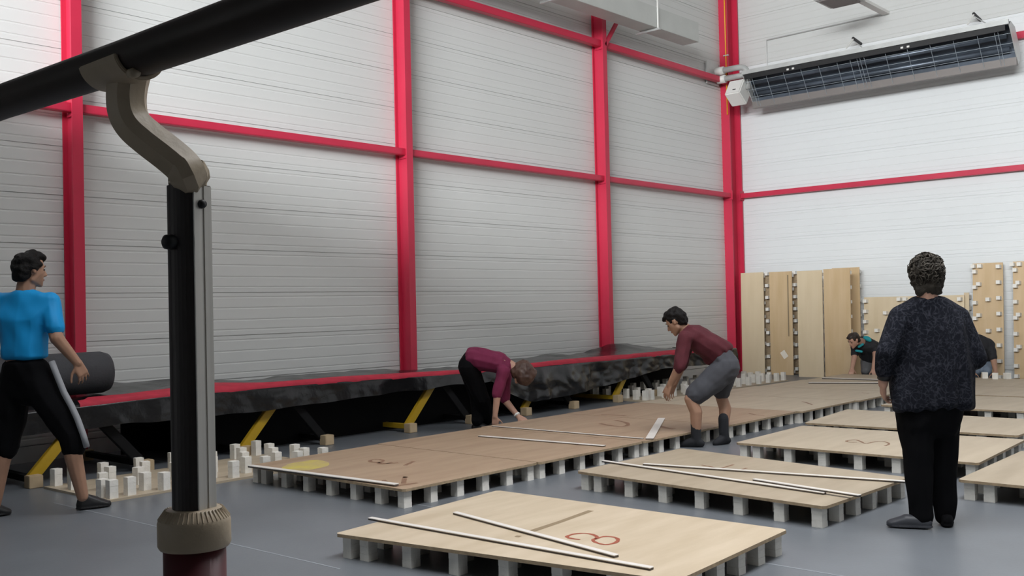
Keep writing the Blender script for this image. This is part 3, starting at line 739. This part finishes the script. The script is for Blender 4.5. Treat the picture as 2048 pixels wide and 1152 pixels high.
def hair_curls(par, P_, ax, m_, spots, n, r, L, seed, name='hair_curls'):
    rnd = random.Random(seed); mb = MB()
    for _ in range(n):
        c, rad, nr = spots(rnd); nr = nr.normalized()
        t1 = nr.cross(Vector((rnd.uniform(-1, 1), rnd.uniform(-1, 1), rnd.uniform(-1, 1)))).normalized(); t2 = nr.cross(t1)
        q = rnd.uniform(.6, 1.3)*L; a0_ = rnd.uniform(0, 6.28); pts = []
        for k in range(6):
            a = k/5*rnd.uniform(2.0, 3.6)
            pts.append(c+t1*q*(cos(a0_+a)-cos(a0_))+t2*q*(sin(a0_+a)-sin(a0_))+nr*(.006*sin(k/5*pi)))
        mb.tube(pts, r*rnd.uniform(.7, 1.3), 5, up=tuple(nr), scales=[.5, .9, 1, .9, .7, .3])
    me = mb.mesh(name, True); me.transform(Matrix.Translation(par.location).inverted())
    return link(name, me, m_, par)

# ---- woman standing at the right, seen from behind
M_hairw = mat('grey_brown_hair', (.018, .015, .012), .7, spec=.25, col2=(.055, .046, .036), scale=28, bump=.4, bscale=120)
M_hairw2 = mat('grey_hair_strands', (.03, .026, .02), .6, spec=.3, col2=(.105, .09, .072), scale=35)
def blouse_mat():
    m = mat('navy_patterned_cloth', (.010, .011, .017), .9, spec=.15)
    nt = m.node_tree; b = nt.nodes['Principled BSDF']; tc = nt.nodes.new('ShaderNodeTexCoord')
    n1 = nt.nodes.new('ShaderNodeTexNoise'); n1.inputs['Scale'].default_value = 7; n1.inputs['Detail'].default_value = 2
    v = nt.nodes.new('ShaderNodeTexVoronoi'); v.feature = 'DISTANCE_TO_EDGE'; v.inputs['Scale'].default_value = 46
    mx = nt.nodes.new('ShaderNodeVectorMath'); mx.operation = 'MULTIPLY_ADD'; mx.inputs[1].default_value = (.12, .12, .12)
    nt.links.new(tc.outputs['Object'], n1.inputs['Vector']); nt.links.new(n1.outputs['Color'], mx.inputs[0]); nt.links.new(tc.outputs['Object'], mx.inputs[2]); nt.links.new(mx.outputs[0], v.inputs['Vector'])
    w_ = nt.nodes.new('ShaderNodeTexNoise'); w_.inputs['Scale'].default_value = 45; w_.inputs['Detail'].default_value = 4; nt.links.new(mx.outputs[0], w_.inputs['Vector'])
    ad = nt.nodes.new('ShaderNodeMath'); ad.operation = 'MULTIPLY_ADD'; ad.inputs[1].default_value = -1.3; nt.links.new(v.outputs['Distance'], ad.inputs[0]); nt.links.new(w_.outputs['Fac'], ad.inputs[2])
    r = nt.nodes.new('ShaderNodeValToRGB'); r.color_ramp.elements[0].position = .30; r.color_ramp.elements[1].position = .70
    r.color_ramp.elements[0].color = (.008, .009, .014, 1); r.color_ramp.elements[1].color = (.044, .046, .060, 1)
    nt.links.new(ad.outputs[0], r.inputs[0]); nt.links.new(r.outputs[0], b.inputs['Base Color']); return m
M_blouse = blouse_mat()
M_blackcloth = mat('black_cloth', (.005, .005, .006), .95, spec=.1)
M_greyshoe = mat('grey_leather', (.045, .048, .058), .5)
D = 5.87; A, Rr = basis(1850, 800); f = rot(A, Vector((0, 0, 1)), radians(6)); r = Vector((f.y, -f.x, 0)); U = Vector((0, 0, 1)); AX = (r, f, U)
Pw = lambda x, y, dd=0: at_d(x, y, D+dd)
base = at_z(1845, 1055); t = person('woman with short curly grey hair in dark patterned blouse, standing with her back turned', (base.x, base.y, 0))
b = Body()
hp, hax = head(b, Pw(1853, 556, .02), f*1+U*-.08, U, .95)
b.limb((Pw(1853, 575, -.02), .056), (Pw(1856, 606, -.01), .064))
b.hull(ell(Pw(1856, 606), (.10, .06, .03), AX), ell(Pw(1856, 650, .02), (.185, .11, .08), AX))
b.hull(ell(Pw(1856, 650, .02), (.18, .11, .08), AX), ell(Pw(1860, 790, .04), (.20, .15, .12), AX))
Lsh, Lel, Lwr = Pw(1800, 634, .02), Pw(1774, 706, -.04), Pw(1766, 768, .0)
b.limb((Lsh, .055), (Lel, .045), (Lwr, .029))
hand(b, Lwr+Vector((0, 0, -.005)), Pw(1768, 830, .10)-Lwr, r*.9+f*.2, -1, .98, .45, .16)
Rsh, Rel, Rwr = Pw(1917, 634, .02), Pw(1950, 715, .0), Pw(1922, 742, .20)
b.limb((Rsh, .055), (Rel, .045), (Rwr, .029)); hand(b, Rwr, f*.7-r*.6+U*.25, -r*.2-U, 1, .95, .4)
for hx, kx, ax_, ay, hd in ((1832, 1836, 1843, 1028, 0), (1884, 1886, 1890, 1024, .07)):
    b.limb((Pw(hx, 850, .03+hd), .075), (Pw(kx, 935, .01+hd), .058), (Pw(ax_, ay, hd), .040))
b.build('body', M_skin, t, .006, 5)
# hair
h = Body(); h.hull(ell(hp(0, -.022, .040), (.098, .112, .100), hax)); h.hull(ell(hp(0, -.035, .03), (.094, .098, .09), hax), ell(hp(0, -.052, -.088), (.076, .050, .035), hax)); h.hull(ell(hp(.0, .02, .10), (.07, .07, .04), hax))
hb = h.build('hair', M_hairw, t, .008, 2, disp=lambda c, n: .016*noise.noise(c*22)+.010*noise.noise(c*48))
def spots(rnd):
    while True:
        th = rnd.uniform(0, 2*pi); z = rnd.uniform(-.9, 1); q = sqrt(max(0, 1-z*z))
        x, y = q*cos(th), q*sin(th)
        if y > .55 and z < .5: continue
        sc = (.094 if z > -.3 else .080, .108, .100 if z > 0 else .125)
        n_ = hax[0]*x+hax[1]*y+hax[2]*z
        return hp(x*sc[0], -.028+y*sc[1], .04+z*sc[2]), 0, n_
hair_curls(t, hp, hax, M_hairw2, spots, 170, .0036, .022, 3)
hair_curls(t, hp, hax, M_hairw, spots, 150, .0042, .026, 8, 'hair_dark_curls')
# blouse: A-line, hem rising towards the middle
b = Body()
b.hull(ell(Pw(1855, 598), (.110, .075, .02), AX), ell(Pw(1808, 632, .02), .075), ell(Pw(1908, 632, .02), .075), ell(Pw(1856, 660, .02), (.225, .135, .07), AX))
b.hull(ell(Pw(1856, 660, .02), (.225, .135, .07), AX), ell(Pw(1860, 740, .03), (.245, .175, .09), AX))
b.hull(ell(Pw(1860, 730, .03), (.245, .175, .09), AX), ell(Pw(1866, 806, .03), (.235, .18, .010), AX), ell(Pw(1797, 820, .0), (.03, .10, .010), AX), ell(Pw(1938, 815, .02), (.03, .11, .010), AX))
b.hull(ell(Lsh, .068), ell(Lel, .064), ell(Pw(1800, 690, .02), .07)); b.hull(ell(Rsh, .068), ell(Rel, .066), ell(Pw(1915, 690, .02), .07))
b.limb((Lsh, .070), (Lel, .066), (Lel*.45+Lwr*.55, .052))
b.limb((Rsh, .070), (Rel, .068), (Rel*.4+Rwr*.6, .058))
def drape(c, n):
    zz = (c.z-base.z); lo_ = max(0, min(1, (1.15-zz)/.45)); a = math.atan2((c-Pw(1860, 740, .03)).dot(f), (c-Pw(1860, 740, .03)).dot(r))
    return lo_*.007*sin(a*11+1.5*noise.noise(Vector((a*2, zz*3, 0))))+.010*noise.noise(Vector((c.x*9, c.y*9, c.z*4)))
bl = b.build('blouse', M_blouse, t, .009, 6, disp=drape)
# trousers
b = Body()
b.hull(ell(Pw(1858, 800, .03), (.20, .15, .10), AX), ell(Pw(1829, 850, .02), (.095, .12, .08), AX), ell(Pw(1886, 850, .05), (.095, .12, .08), AX))
for hx, kx, ax_, ay, hd, rb_ in ((1832, 1836, 1843, 1034, 0, .068), (1884, 1886, 1890, 1030, .07, .062)):
    b.limb((Pw(hx, 850, .02+hd), .108), (Pw(kx, 935, .01+hd), .084), (Pw(ax_, ay, hd), rb_))
b.build('trousers', M_blackcloth, t, .009, 5, disp=fold(.012, 7, 5, 2))
hl = at_z(1858, 1058); shoe(t, hl+r*.02, hl-r*.235+f*.02, M_greyshoe, .043, .06)
hl = at_z(1892, 1052); shoe(t, hl-f*.06, hl+f*.15+r*.02, M_blackcloth, .043, .06)
mm = MB().tube([Lwr*1.0+(Lel-Lwr)*.14, Lwr+(Lel-Lwr)*.34], .037, 20); me = mm.mesh('wristwatch', True, .004); me.transform(Matrix.Translation(t.location).inverted()); link('wristwatch', me, M_black, t)

# ---- man in the blue shirt, left edge, walking to the right
M_blue = mat('blue_sport_shirt', (.004, .26, .60), .6, spec=.3, col2=(.006, .31, .70), scale=3)
M_hairb = mat('black_hair', (.007, .006, .006), .65, spec=.2, bump=.5, bscale=90)
M_stripe = mat('grey_stripe', (.32, .33, .35), .7)
D = 6.85; A, Rr = basis(60, 750); f = (A*cos(radians(52))+Rr*sin(radians(52))); r = Vector((f.y, -f.x, 0)); AX = (r, f, U)
f2 = Rr*.85+A*.5; r2 = Vector((f2.y, -f2.x, 0)).normalized()
Pb = lambda x, y, dd=0: at_d(x, y, D+dd)
base = at_z(110, 1025); t = person('dark-haired man in bright blue shirt and striped black trousers, walking at left edge', (base.x, base.y, 0))
b = Body(); hp, hax = head(b, Pb(60, 541), (Rr*.94+A*.42)+U*-.05, U+Rr*.05, 1.0)
b.limb((Pb(54, 558), .058), (Pb(50, 590), .066))
b.hull(ell(Pb(50, 600), (.12, .08, .04), AX), ell(Pb(45, 640, .0), (.16, .10, .09), AX), ell(Pb(45, 715), (.14, .10, .09), AX))
Rs, Re, Rw = Pb(99, 604, -.02), Pb(113, 676, -.10), Pb(155, 726, -.02)
b.limb((Rs, .056), (Re, .046), (Rw, .030)); hand(b, Rw, Pb(172, 760, .02)-Rw, A*.8-Rr*.4, -1, 1.02, .3, .2)
Ls, Le, Lw = Pb(-6, 604, .08), Pb(-28, 680, .16), Pb(-30, 745, .24)
b.limb((Ls, .056), (Le, .044), (Lw, .030)); hand(b, Lw, U*-1+f*.3, r, 1, 1.0, .5)
Rh, Rk, Ra = Pb(88, 785, -.03), Pb(143, 868, -.02), Pb(165, 992, .02)
Lh, Lk, La = Pb(28, 785, .04), Pb(16, 880, .03), Pb(-10, 1008, -.02)
b.limb((Rh, .075), (Rk, .064), (Rk*.62+Ra*.38-f2*.015, .060), (Ra, .040)); b.limb((Lh, .075), (Lk, .060), (Lk*.62+La*.38-f2*.015, .058), (La, .040))
b.build('body', M_skin2, t, .006, 5); face_parts(t, hp, hax, 1.0, M_hairb)
h = Body(); h.hull(ell(hp(0, -.020, .048), (.088, .104, .088), hax)); h.hull(ell(hp(0, -.045, .02), (.082, .078, .08), hax), ell(hp(0, -.068, -.055), (.058, .034, .03), hax)); h.hull(ell(hp(0, .05, .095), (.06, .05, .028), hax), ell(hp(0, .0, .11), (.06, .06, .03), hax))
h.build('hair', M_hairb, t, .008, 2, disp=lambda c, n: .012*noise.noise(c*30)+.012*noise.noise(c*14))
b = Body()
b.hull(ell(Pb(50, 588), (.10, .075, .03), AX), ell(Pb(101, 606, -.03), .062), ell(Pb(-4, 606, .07), .062), ell(Pb(48, 640, -.01), (.19, .125, .09), AX))
b.hull(ell(Pb(48, 640, -.01), (.19, .125, .09), AX), ell(Pb(47, 700), (.178, .125, .03), AX), ell(Pb(50, 714, -.0), (.178, .125, .02), AX))
b.limb((Rs, .070), (Rs*.3+Re*.7, .072)); b.hull(ell(Rs*.35+Re*.65, .070), ell(Pb(108, 648, -.07), .066))
b.limb((Ls, .070), (Ls*.3+Le*.7, .070))
b.build('shirt', M_blue, t, .009, 5, disp=lambda c, n: .020*noise.noise(Vector((c.x*5, c.y*5, c.z*6)))+.010*noise.noise(Vector((c.x*11, c.y*11, c.z*9))))
b = Body()
b.hull(ell(Pb(50, 726), (.175, .125, .04), AX), ell(Pb(85, 780, -.03), .115), ell(Pb(30, 780, .04), .115))
b.limb((Pb(88, 785, -.03), .118), (Rk, .088), (Rk*.8+Ra*.2, .080)); b.limb((Pb(28, 785, .04), .118), (Lk, .085), (Lk*.86+La*.14, .078))
b.build('trousers', M_blackcloth, t, .009, 5, disp=fold(.014, 6, 5, 3))
mb = MB(); pts = [(103, 722), (113, 748), (128, 785), (143, 812), (155, 838), (166, 868), (174, 895)]
ps = [at_d(x, y, D-.085+.02*i/6) for i, (x, y) in enumerate(pts)]
mb.sweep(ps, [(-.012, -.02), (.012, -.02), (.012, .02), (-.012, .02)], up=tuple(Rr))
me = mb.mesh('trouser_stripe', True, .004); me.transform(Matrix.Translation(t.location).inverted()); link('trouser_stripe', me, M_stripe, t)
hl = at_z(152, 1021); shoe(t, hl, hl+Rr*.235+A*.04, M_black, .048, .10)
hl = at_z(-38, 1036); shoe(t, hl, hl+Rr*.19+A*.02, M_black, .048, .10)

# ---- man in burgundy sweater and grey shorts, stooping over the row
M_burg = mat('burgundy_knit', (.085, .010, .018), .85, var=.08, scale=20)
M_shorts = mat('charcoal_shorts', (.060, .062, .074), .85, var=.05, scale=10)
M_sock = mat('dark_socks', (.016, .017, .021), .9)
D = 9.48; A, Rr = basis(1400, 800); Z4 = lambda x, y, dd=0: at_d(1280+x/3.6, 600+y/3.6, D+dd)
f = -Rr*.97+A*.2; f.normalize(); r = Vector((f.y, -f.x, 0))
base = at_z(1415, 888); t = person('man in burgundy sweater and grey shorts, stooping with arms reaching to the deck', (base.x, base.y, 0))
hipc = Z4(600, 445, .0); chest = Z4(400, 265, .02); sp_ = (chest-hipc).normalized(); fr = sp_.cross(r); AXT = (r, fr, sp_)
b = Body(); hp, hax = head(b, Z4(262, 158, .02), f*.82-U*.52+A*.08, U*.82+f*.52, 1.0)
b.limb((Z4(285, 185, .02), .056), (Z4(345, 225, .02), .066))
b.hull(ell(chest, (.14, .09, .10), AXT), ell(hipc, (.12, .08, .08), AXT))
Ls, Le, Lw = Z4(325, 275, -.14), Z4(288, 470, -.20), Z4(215, 610, -.12)
b.limb((Ls, .056), (Le, .046), (Lw, .030)); hand(b, Lw, Z4(175, 720, -.10)-Lw, A*.5+Rr*.6-U*.2, -1, 1.08, .30, .3)
Rs, Re, Rw = Z4(345, 290, .18), Z4(300, 470, .28), Z4(250, 600, .30)
b.limb((Rs, .056), (Re, .045), (Rw, .030)); hand(b, Rw, Z4(215, 680, .30)-Rw, A*-.5+Rr*.6, 1, 1.05, .3, .25)
Lh, Lk, La = Z4(640, 500, -.09), Z4(362, 712, -.10), Z4(405, 985, -.12)
Rh, Rk, Ra = Z4(640, 500, .12), Z4(583, 690, .14), Z4(603, 950, .02)
for H_, K_, A_, o_ in ((Lh, Lk, La, .035), (Rh, Rk, Ra, .03)):
    b.limb((H_, .07), (K_, .058), (K_*.66+A_*.34-f*o_, .060), (A_, .042))
b.build('body', M_skin2, t, .007, 5); face_parts(t, hp, hax, 1.0, M_hairb)
h = Body(); h.hull(ell(hp(0, -.015, .050), (.085, .102, .086), hax)); h.hull(ell(hp(0, -.045, .02), (.080, .078, .08), hax), ell(hp(0, -.068, -.045), (.058, .032, .03), hax)); h.hull(ell(hp(0, .065, .085), (.06, .045, .03), hax), ell(hp(0, .0, .11), (.065, .07, .03), hax))
h.build('hair', M_hairb, t, .008, 2, disp=lambda c, n: .012*noise.noise(c*30)+.010*noise.noise(c*14))
b = Body()
b.hull(ell(Z4(345, 225, .02), (.10, .08, .05), AXT), ell(chest, (.19, .125, .13), AXT))
b.hull(ell(chest, (.19, .125, .13), AXT), ell(Z4(500, 330, .0), (.18, .14, .13), AXT))
b.hull(ell(Z4(500, 330, .0), (.18, .14, .13), AXT), ell(Z4(590, 395, .0), (.17, .14, .05), AXT), ell(Z4(500, 425, .0), .06))
b.limb((Ls, .074), (Le, .060), (Le*.85+Lw*.15, .052)); b.limb((Rs, .074), (Re, .060))
b.build('sweater', M_burg, t, .009, 5, disp=fold(.014, 9, 9, 5))
b = Body()
b.hull(ell(Z4(585, 410, .0), (.165, .13, .05), AXT), ell(Z4(620, 480, -.06), .125), ell(Z4(620, 480, .09), .125))
b.limb((Z4(620, 490, -.07), .135), (Z4(450, 640, -.09), .115), (Z4(402, 684, -.10), .098)); b.limb((Z4(620, 500, .10), .122), (Z4(590, 620, .13), .098), (Z4(586, 655, .13), .092))
b.build('shorts', M_shorts, t, .009, 5, disp=fold(.012, 8, 7, 6))
for A_, toe_ in ((La, f*.19-A*.02), (Ra, f*.10-A*.10)):
    b = Body(); g_ = Vector((A_.x, A_.y, 0)); td = toe_.normalized()
    b.limb((A_+U*.13, .050), (A_, .048), (g_+U*.05-td*.01, .046))
    b.hull(ell(g_+U*.035-td*.045, (.035, .035, .034)), ell(g_+U*.06, .045), ell(g_+U*.03+toe_*.55, .038), ell(g_+U*.02+toe_*.85, .028))
    b.build('sock', M_sock, t, .007, 4)

# ---- woman in burgundy top bending down behind the row
M_wine = mat('wine_red_top', (.155, .010, .050), .85, var=.06, scale=10)
M_hairr = mat('auburn_hair', (.045, .020, .014), .5, col2=(.09, .045, .03), scale=20, stretch=(1, 1, .2), bump=.4, bscale=60)
D = 10.75; A, Rr = basis(990, 780); Z3 = lambda x, y, dd=0: at_d(820+x/4.43, 620+y/4.43, D+dd)
f = Rr*.95-A*.25; f.normalize(); r = Vector((f.y, -f.x, 0))
base = at_z(968, 862); t = person('woman in wine red top and black trousers, bending down to grip the deck edge', (base.x, base.y, 0))
hipc = Z3(520, 455, .15); chest = Z3(790, 470, .02); sp_ = (chest-hipc).normalized(); fr = sp_.cross(r); fr.normalize(); AXT = (r, fr, sp_)
b = Body(); hp, hax = head(b, Z3(985, 555, -.05), f*.35-U*.85-A*.2, f*.85+U*.35, .95)
b.limb((Z3(960, 535, -.04), .052), (Z3(880, 490, .0), .062))
b.hull(ell(chest, (.15, .10, .12), AXT), ell(hipc, (.15, .10, .09), AXT))
Ls, Le, Lw = Z3(850, 530, .17), Z3(842, 800, .12), Z3(960, 945, .02)
Rs, Re, Rw = Z3(825, 540, -.14), Z3(775, 745, -.18), Z3(752, 945, -.20)
b.limb((Rs, .052), (Re, .042), (Rw, .028)); hand(b, Rw, Z3(757, 1040, -.2)-Rw, A*.9+Rr*.1, 1, .95, .25, .2)
b.limb((Ls, .052), (Le, .042), (Lw, .028)); hand(b, Lw, Z3(1030, 985, -.04)-Lw, A*.5-U*.6, -1, .92, .35, .2)
gl = at_z(955, 862); gr = at_z(975, 858)
Lh, Lk, La = Z3(520, 500, .22), Z3(600, 780, .35), gl+U*.09+A*.05; Rh, Rk, Ra = Z3(520, 500, .05), Z3(640, 780, .15), gr+U*.09
for H_, K_, A_ in ((Lh, Lk, La), (Rh, Rk, Ra)): b.limb((H_, .08), (K_, .062), (A_, .042))
b.build('body', M_skin, t, .007, 5); face_parts(t, hp, hax, .95, M_hairr)
h = Body(); h.hull(ell(hp(0, -.018, .045), (.090, .108, .092), hax)); h.hull(ell(hp(0, -.03, .03), (.092, .10, .08), hax), ell(hp(0, -.02, -.06), (.092, .075, .05), hax)); h.hull(ell(Z3(1005, 520, -.04), .098), ell(Z3(1010, 590, -.07), .098), ell(Z3(1075, 560, -.05), .065), ell(Z3(1030, 625, -.06), .06))
h.build('hair', M_hairr, t, .008, 3, disp=lambda c, n: .010*noise.noise(c*22))
b = Body()
b.hull(ell(Z3(885, 500, .0), (.10, .07, .04), AXT), ell(chest, (.17, .12, .12), AXT))
b.hull(ell(chest, (.17, .12, .12), AXT), ell(Z3(620, 430, .08), (.17, .13, .10), AXT))
b.hull(ell(Z3(620, 430, .08), (.17, .13, .10), AXT), ell(Z3(535, 425, .12), (.165, .125, .05), AXT))
b.limb((Rs, .072), (Re, .056)); b.limb((Ls, .072), (Le*.95+Ls*.05, .054))
b.build('top', M_wine, t, .009, 5, disp=fold(.014, 9, 7, 1))
b = Body()
b.hull(ell(Z3(520, 460, .12), (.16, .13, .06), AXT), ell(Z3(520, 500, .05), .118), ell(Z3(520, 500, .22), .118))
for H_, K_, A_ in ((Lh, Lk, La), (Rh, Rk, Ra)): b.limb((H_, .118), (K_, .086), (A_+U*.02, .072))
b.build('trousers', M_blackcloth, t, .009, 5, disp=fold(.012, 7, 5, 4))
for q in (gl+A*.05, gr): q = Vector((q.x, q.y, 0)); shoe(t, q-f*.07, q+f*.17, M_black, .042, .07)
mm = MB().tube([Lw+(Le-Lw)*.06, Lw+(Le-Lw)*.16], .036, 16); me = mm.mesh('wristband', True, .004); me.transform(Matrix.Translation(t.location).inverted()); link('wristband', me, M_white, t)

# ---- man at the far end of the row
M_teal = mat('teal_print', (.01, .26, .30), .7)
M_dshirt = mat('black_teal_shirt', (.010, .010, .013), .8)
M_grey = mat('grey_trousers', (.11, .11, .115), .85)
D = 16.4; A, Rr = basis(1725, 700); Z7 = lambda x, y, dd=0: at_d(1660+x/8.229, 640+y/8.229, D+dd)
f = -Rr*.65-A*.75; f.normalize(); r = Vector((f.y, -f.x, 0))
base = Z7(630, 1050, .25); t = person('dark-haired man in black shirt with teal shoulders, bending at the far end of the row', (base.x, base.y, 0))
hipc = Z7(650, 640, .30); chest = Z7(600, 400, .0); sp_ = (chest-hipc).normalized(); fr = sp_.cross(r).normalized(); rr_ = fr.cross(sp_); AXT = (rr_, fr, sp_)
b = Body(); hp, hax = head(b, Z7(395, 335, -.22), f*.75-U*.55-Rr*.25, U*.8+f*.55, 1.0)
b.limb((Z7(440, 350, -.15), .056), (Z7(520, 360, -.06), .064))
b.hull(ell(chest, (.17, .11, .12), AXT), ell(hipc, (.14, .10, .10), AXT))
Rs, Re, Rw = Z7(415, 430, .08), Z7(400, 620, .0), Z7(365, 800, -.12)
Ls, Le, Lw = Z7(745, 420, -.05), Z7(750, 610, -.18), Z7(715, 800, -.25)
b.limb((Rs, .058), (Re, .047), (Rw, .032)); hand(b, Rw, Z7(345, 890, -.2)-Rw, A, 1, 1.1, .3, .2)
b.limb((Ls, .058), (Le, .047), (Lw, .032)); hand(b, Lw, Z7(735, 885, -.3)-Lw, A, -1, 1.1, .3, .2)
g1 = Vector((Z7(590, 900, .35).x, Z7(590, 900, .35).y, 0)); g2 = Vector((Z7(690, 900, .4).x, Z7(690, 900, .4).y, 0))
legs = ((Z7(610, 680, .28), Z7(585, 830, .12), g1+U*.09), (Z7(690, 680, .32), Z7(670, 830, .2), g2+U*.09))
for H_, K_, A_ in legs: b.limb((H_, .09), (K_, .06), (A_, .042))
b.build('body', M_skin, t, .008, 5); face_parts(t, hp, hax, 1.0, M_hairb)
M_hairbr = mat('dark_brown_hair', (.020, .011, .007), .55, bump=.4, bscale=80)
h = Body(); h.hull(ell(hp(0, -.018, .045), (.082, .100, .082), hax)); h.hull(ell(hp(0, -.045, .02), (.078, .075, .075), hax), ell(hp(0, -.065, -.045), (.055, .03, .03), hax)); h.hull(ell(hp(0, .06, .088), (.058, .04, .022), hax), ell(hp(0, .0, .11), (.06, .06, .02), hax))
h.build('hair', M_hairbr, t, .009, 2, disp=lambda c, n: .008*noise.noise(c*30))
b = Body()
b.hull(ell(Z7(525, 330, -.03), (.09, .07, .04), AXT), ell(chest, (.20, .13, .12), AXT), ell(Rs, .07), ell(Ls, .07))
b.hull(ell(chest, (.20, .13, .12), AXT), ell(Z7(640, 600, .22), (.165, .125, .07), AXT))
b.limb((Rs, .075), (Rs*.35+Re*.65, .066)); b.limb((Ls, .075), (Ls*.55+Le*.45, .068))
b.build('shirt', M_dshirt, t, .010, 4, disp=fold(.012, 8, 8, 2))
b = Body(); b.hull(ell(Z7(610, 300, -.13), (.07, .04, .03), AXT), ell(Z7(640, 330, -.14), (.05, .03, .03), AXT)); b.build('shoulder_print', M_teal, t, .008, 3)
b = Body(); b.hull(ell(Z7(475, 440, -.14), .022), ell(Z7(540, 400, -.14), .022)); b.hull(ell(Z7(430, 505, -.10), .02), ell(Z7(520, 520, -.13), .022)); b.build('collar', M_teal, t, .008, 3)
b = Body(); b.hull(ell(Z7(645, 650, .28), (.15, .12, .05), AXT), ell(legs[0][0], .105), ell(legs[1][0], .105))
for H_, K_, A_ in legs: b.limb((H_, .105), (K_, .078), (A_, .065))
b.build('trousers', M_grey, t, .010, 4, disp=fold(.010, 8, 8, 7))
for q in (g1, g2): shoe(t, q-f*.07, q+f*.18, M_black, .045, .08)

# ---- person mostly hidden behind the standing woman
M_jeans = mat('pale_jeans', (.20, .25, .32), .85, var=.15, scale=8)
D = 15.3; A, Rr = basis(1970, 700); Z9 = lambda x, y, dd=0: at_d(1700+x/5.236, 560+y/5.236, D+dd)
f = Rr*.4-A*.9; f.normalize(); r = Vector((f.y, -f.x, 0))
base = Z9(1420, 1080, .4); t = person('person in black top and pale jeans crouching, mostly hidden behind the standing woman', (base.x, base.y, 0))
hipc = Z9(1370, 860, .35); chest = Z9(1385, 690, .0); sp_ = (chest-hipc).normalized(); fr = sp_.cross(r).normalized(); rr_ = fr.cross(sp_); AXT = (rr_, fr, sp_)
b = Body(); hp, hax = head(b, Z9(1240, 640, -.15), -U*.6+f*.6-Rr*.4, U*.6+f*.6, 1.0)
b.limb((Z9(1260, 650, -.12), .056), (Z9(1330, 650, -.05), .064)); b.hull(ell(chest, (.16, .11, .12), AXT), ell(hipc, (.14, .10, .10), AXT))
Ls, Le, Lw = Z9(1460, 690, -.05), Z9(1505, 850, -.15), Z9(1525, 960, -.25); Rs, Re, Rw = Z9(1290, 700, .0), Z9(1270, 850, -.1), Z9(1280, 960, -.2)
b.limb((Ls, .058), (Le, .047), (Lw, .032)); hand(b, Lw, Z9(1520, 1040, -.3)-Lw, A, -1, 1.05, .3, .2)
b.limb((Rs, .058), (Re, .047), (Rw, .032)); hand(b, Rw, Z9(1285, 1040, -.3)-Rw, A, 1, 1.05, .3, .2)
g1 = Vector((Z9(1440, 1000, .30).x, Z9(1440, 1000, .30).y, 0)); g2 = Vector((Z9(1320, 1000, .35).x, Z9(1320, 1000, .35).y, 0))
legs = ((Z9(1425, 870, .3), Z9(1430, 945, .05), g1+U*.09), (Z9(1330, 870, .35), Z9(1315, 945, .1), g2+U*.09))
for H_, K_, A_ in legs: b.limb((H_, .09), (K_, .06), (A_, .042))
b.build('body', M_skin2, t, .009, 5); face_parts(t, hp, hax, 1.0, M_hairb)
h = Body(); h.hull(ell(hp(0, -.018, .045), (.085, .102, .085), hax)); h.build('hair', M_hairb, t, .009, 2, disp=lambda c, n: .008*noise.noise(c*30))
b = Body(); b.hull(ell(Z9(1335, 610, -.04), (.09, .07, .04), AXT), ell(chest, (.19, .13, .12), AXT), ell(Ls, .07), ell(Rs, .07)); b.hull(ell(chest, (.19, .13, .12), AXT), ell(hipc, (.16, .13, .07), AXT))
b.limb((Ls, .075), (Ls*.25+Le*.75, .068)); b.limb((Rs, .075), (Rs*.25+Re*.75, .068)); b.build('shirt', M_dshirt, t, .010, 4, disp=fold(.01, 8, 8, 2))
b = Body(); b.hull(ell(hipc-U*.03, (.15, .12, .05), AXT), ell(legs[0][0], .11), ell(legs[1][0], .11))
for H_, K_, A_ in legs: b.limb((H_, .108), (K_, .08), (A_, .066))
b.build('jeans', M_jeans, t, .010, 4)
for q in (g1, g2): shoe(t, q-f*.07, q+f*.18, M_black, .045, .08)
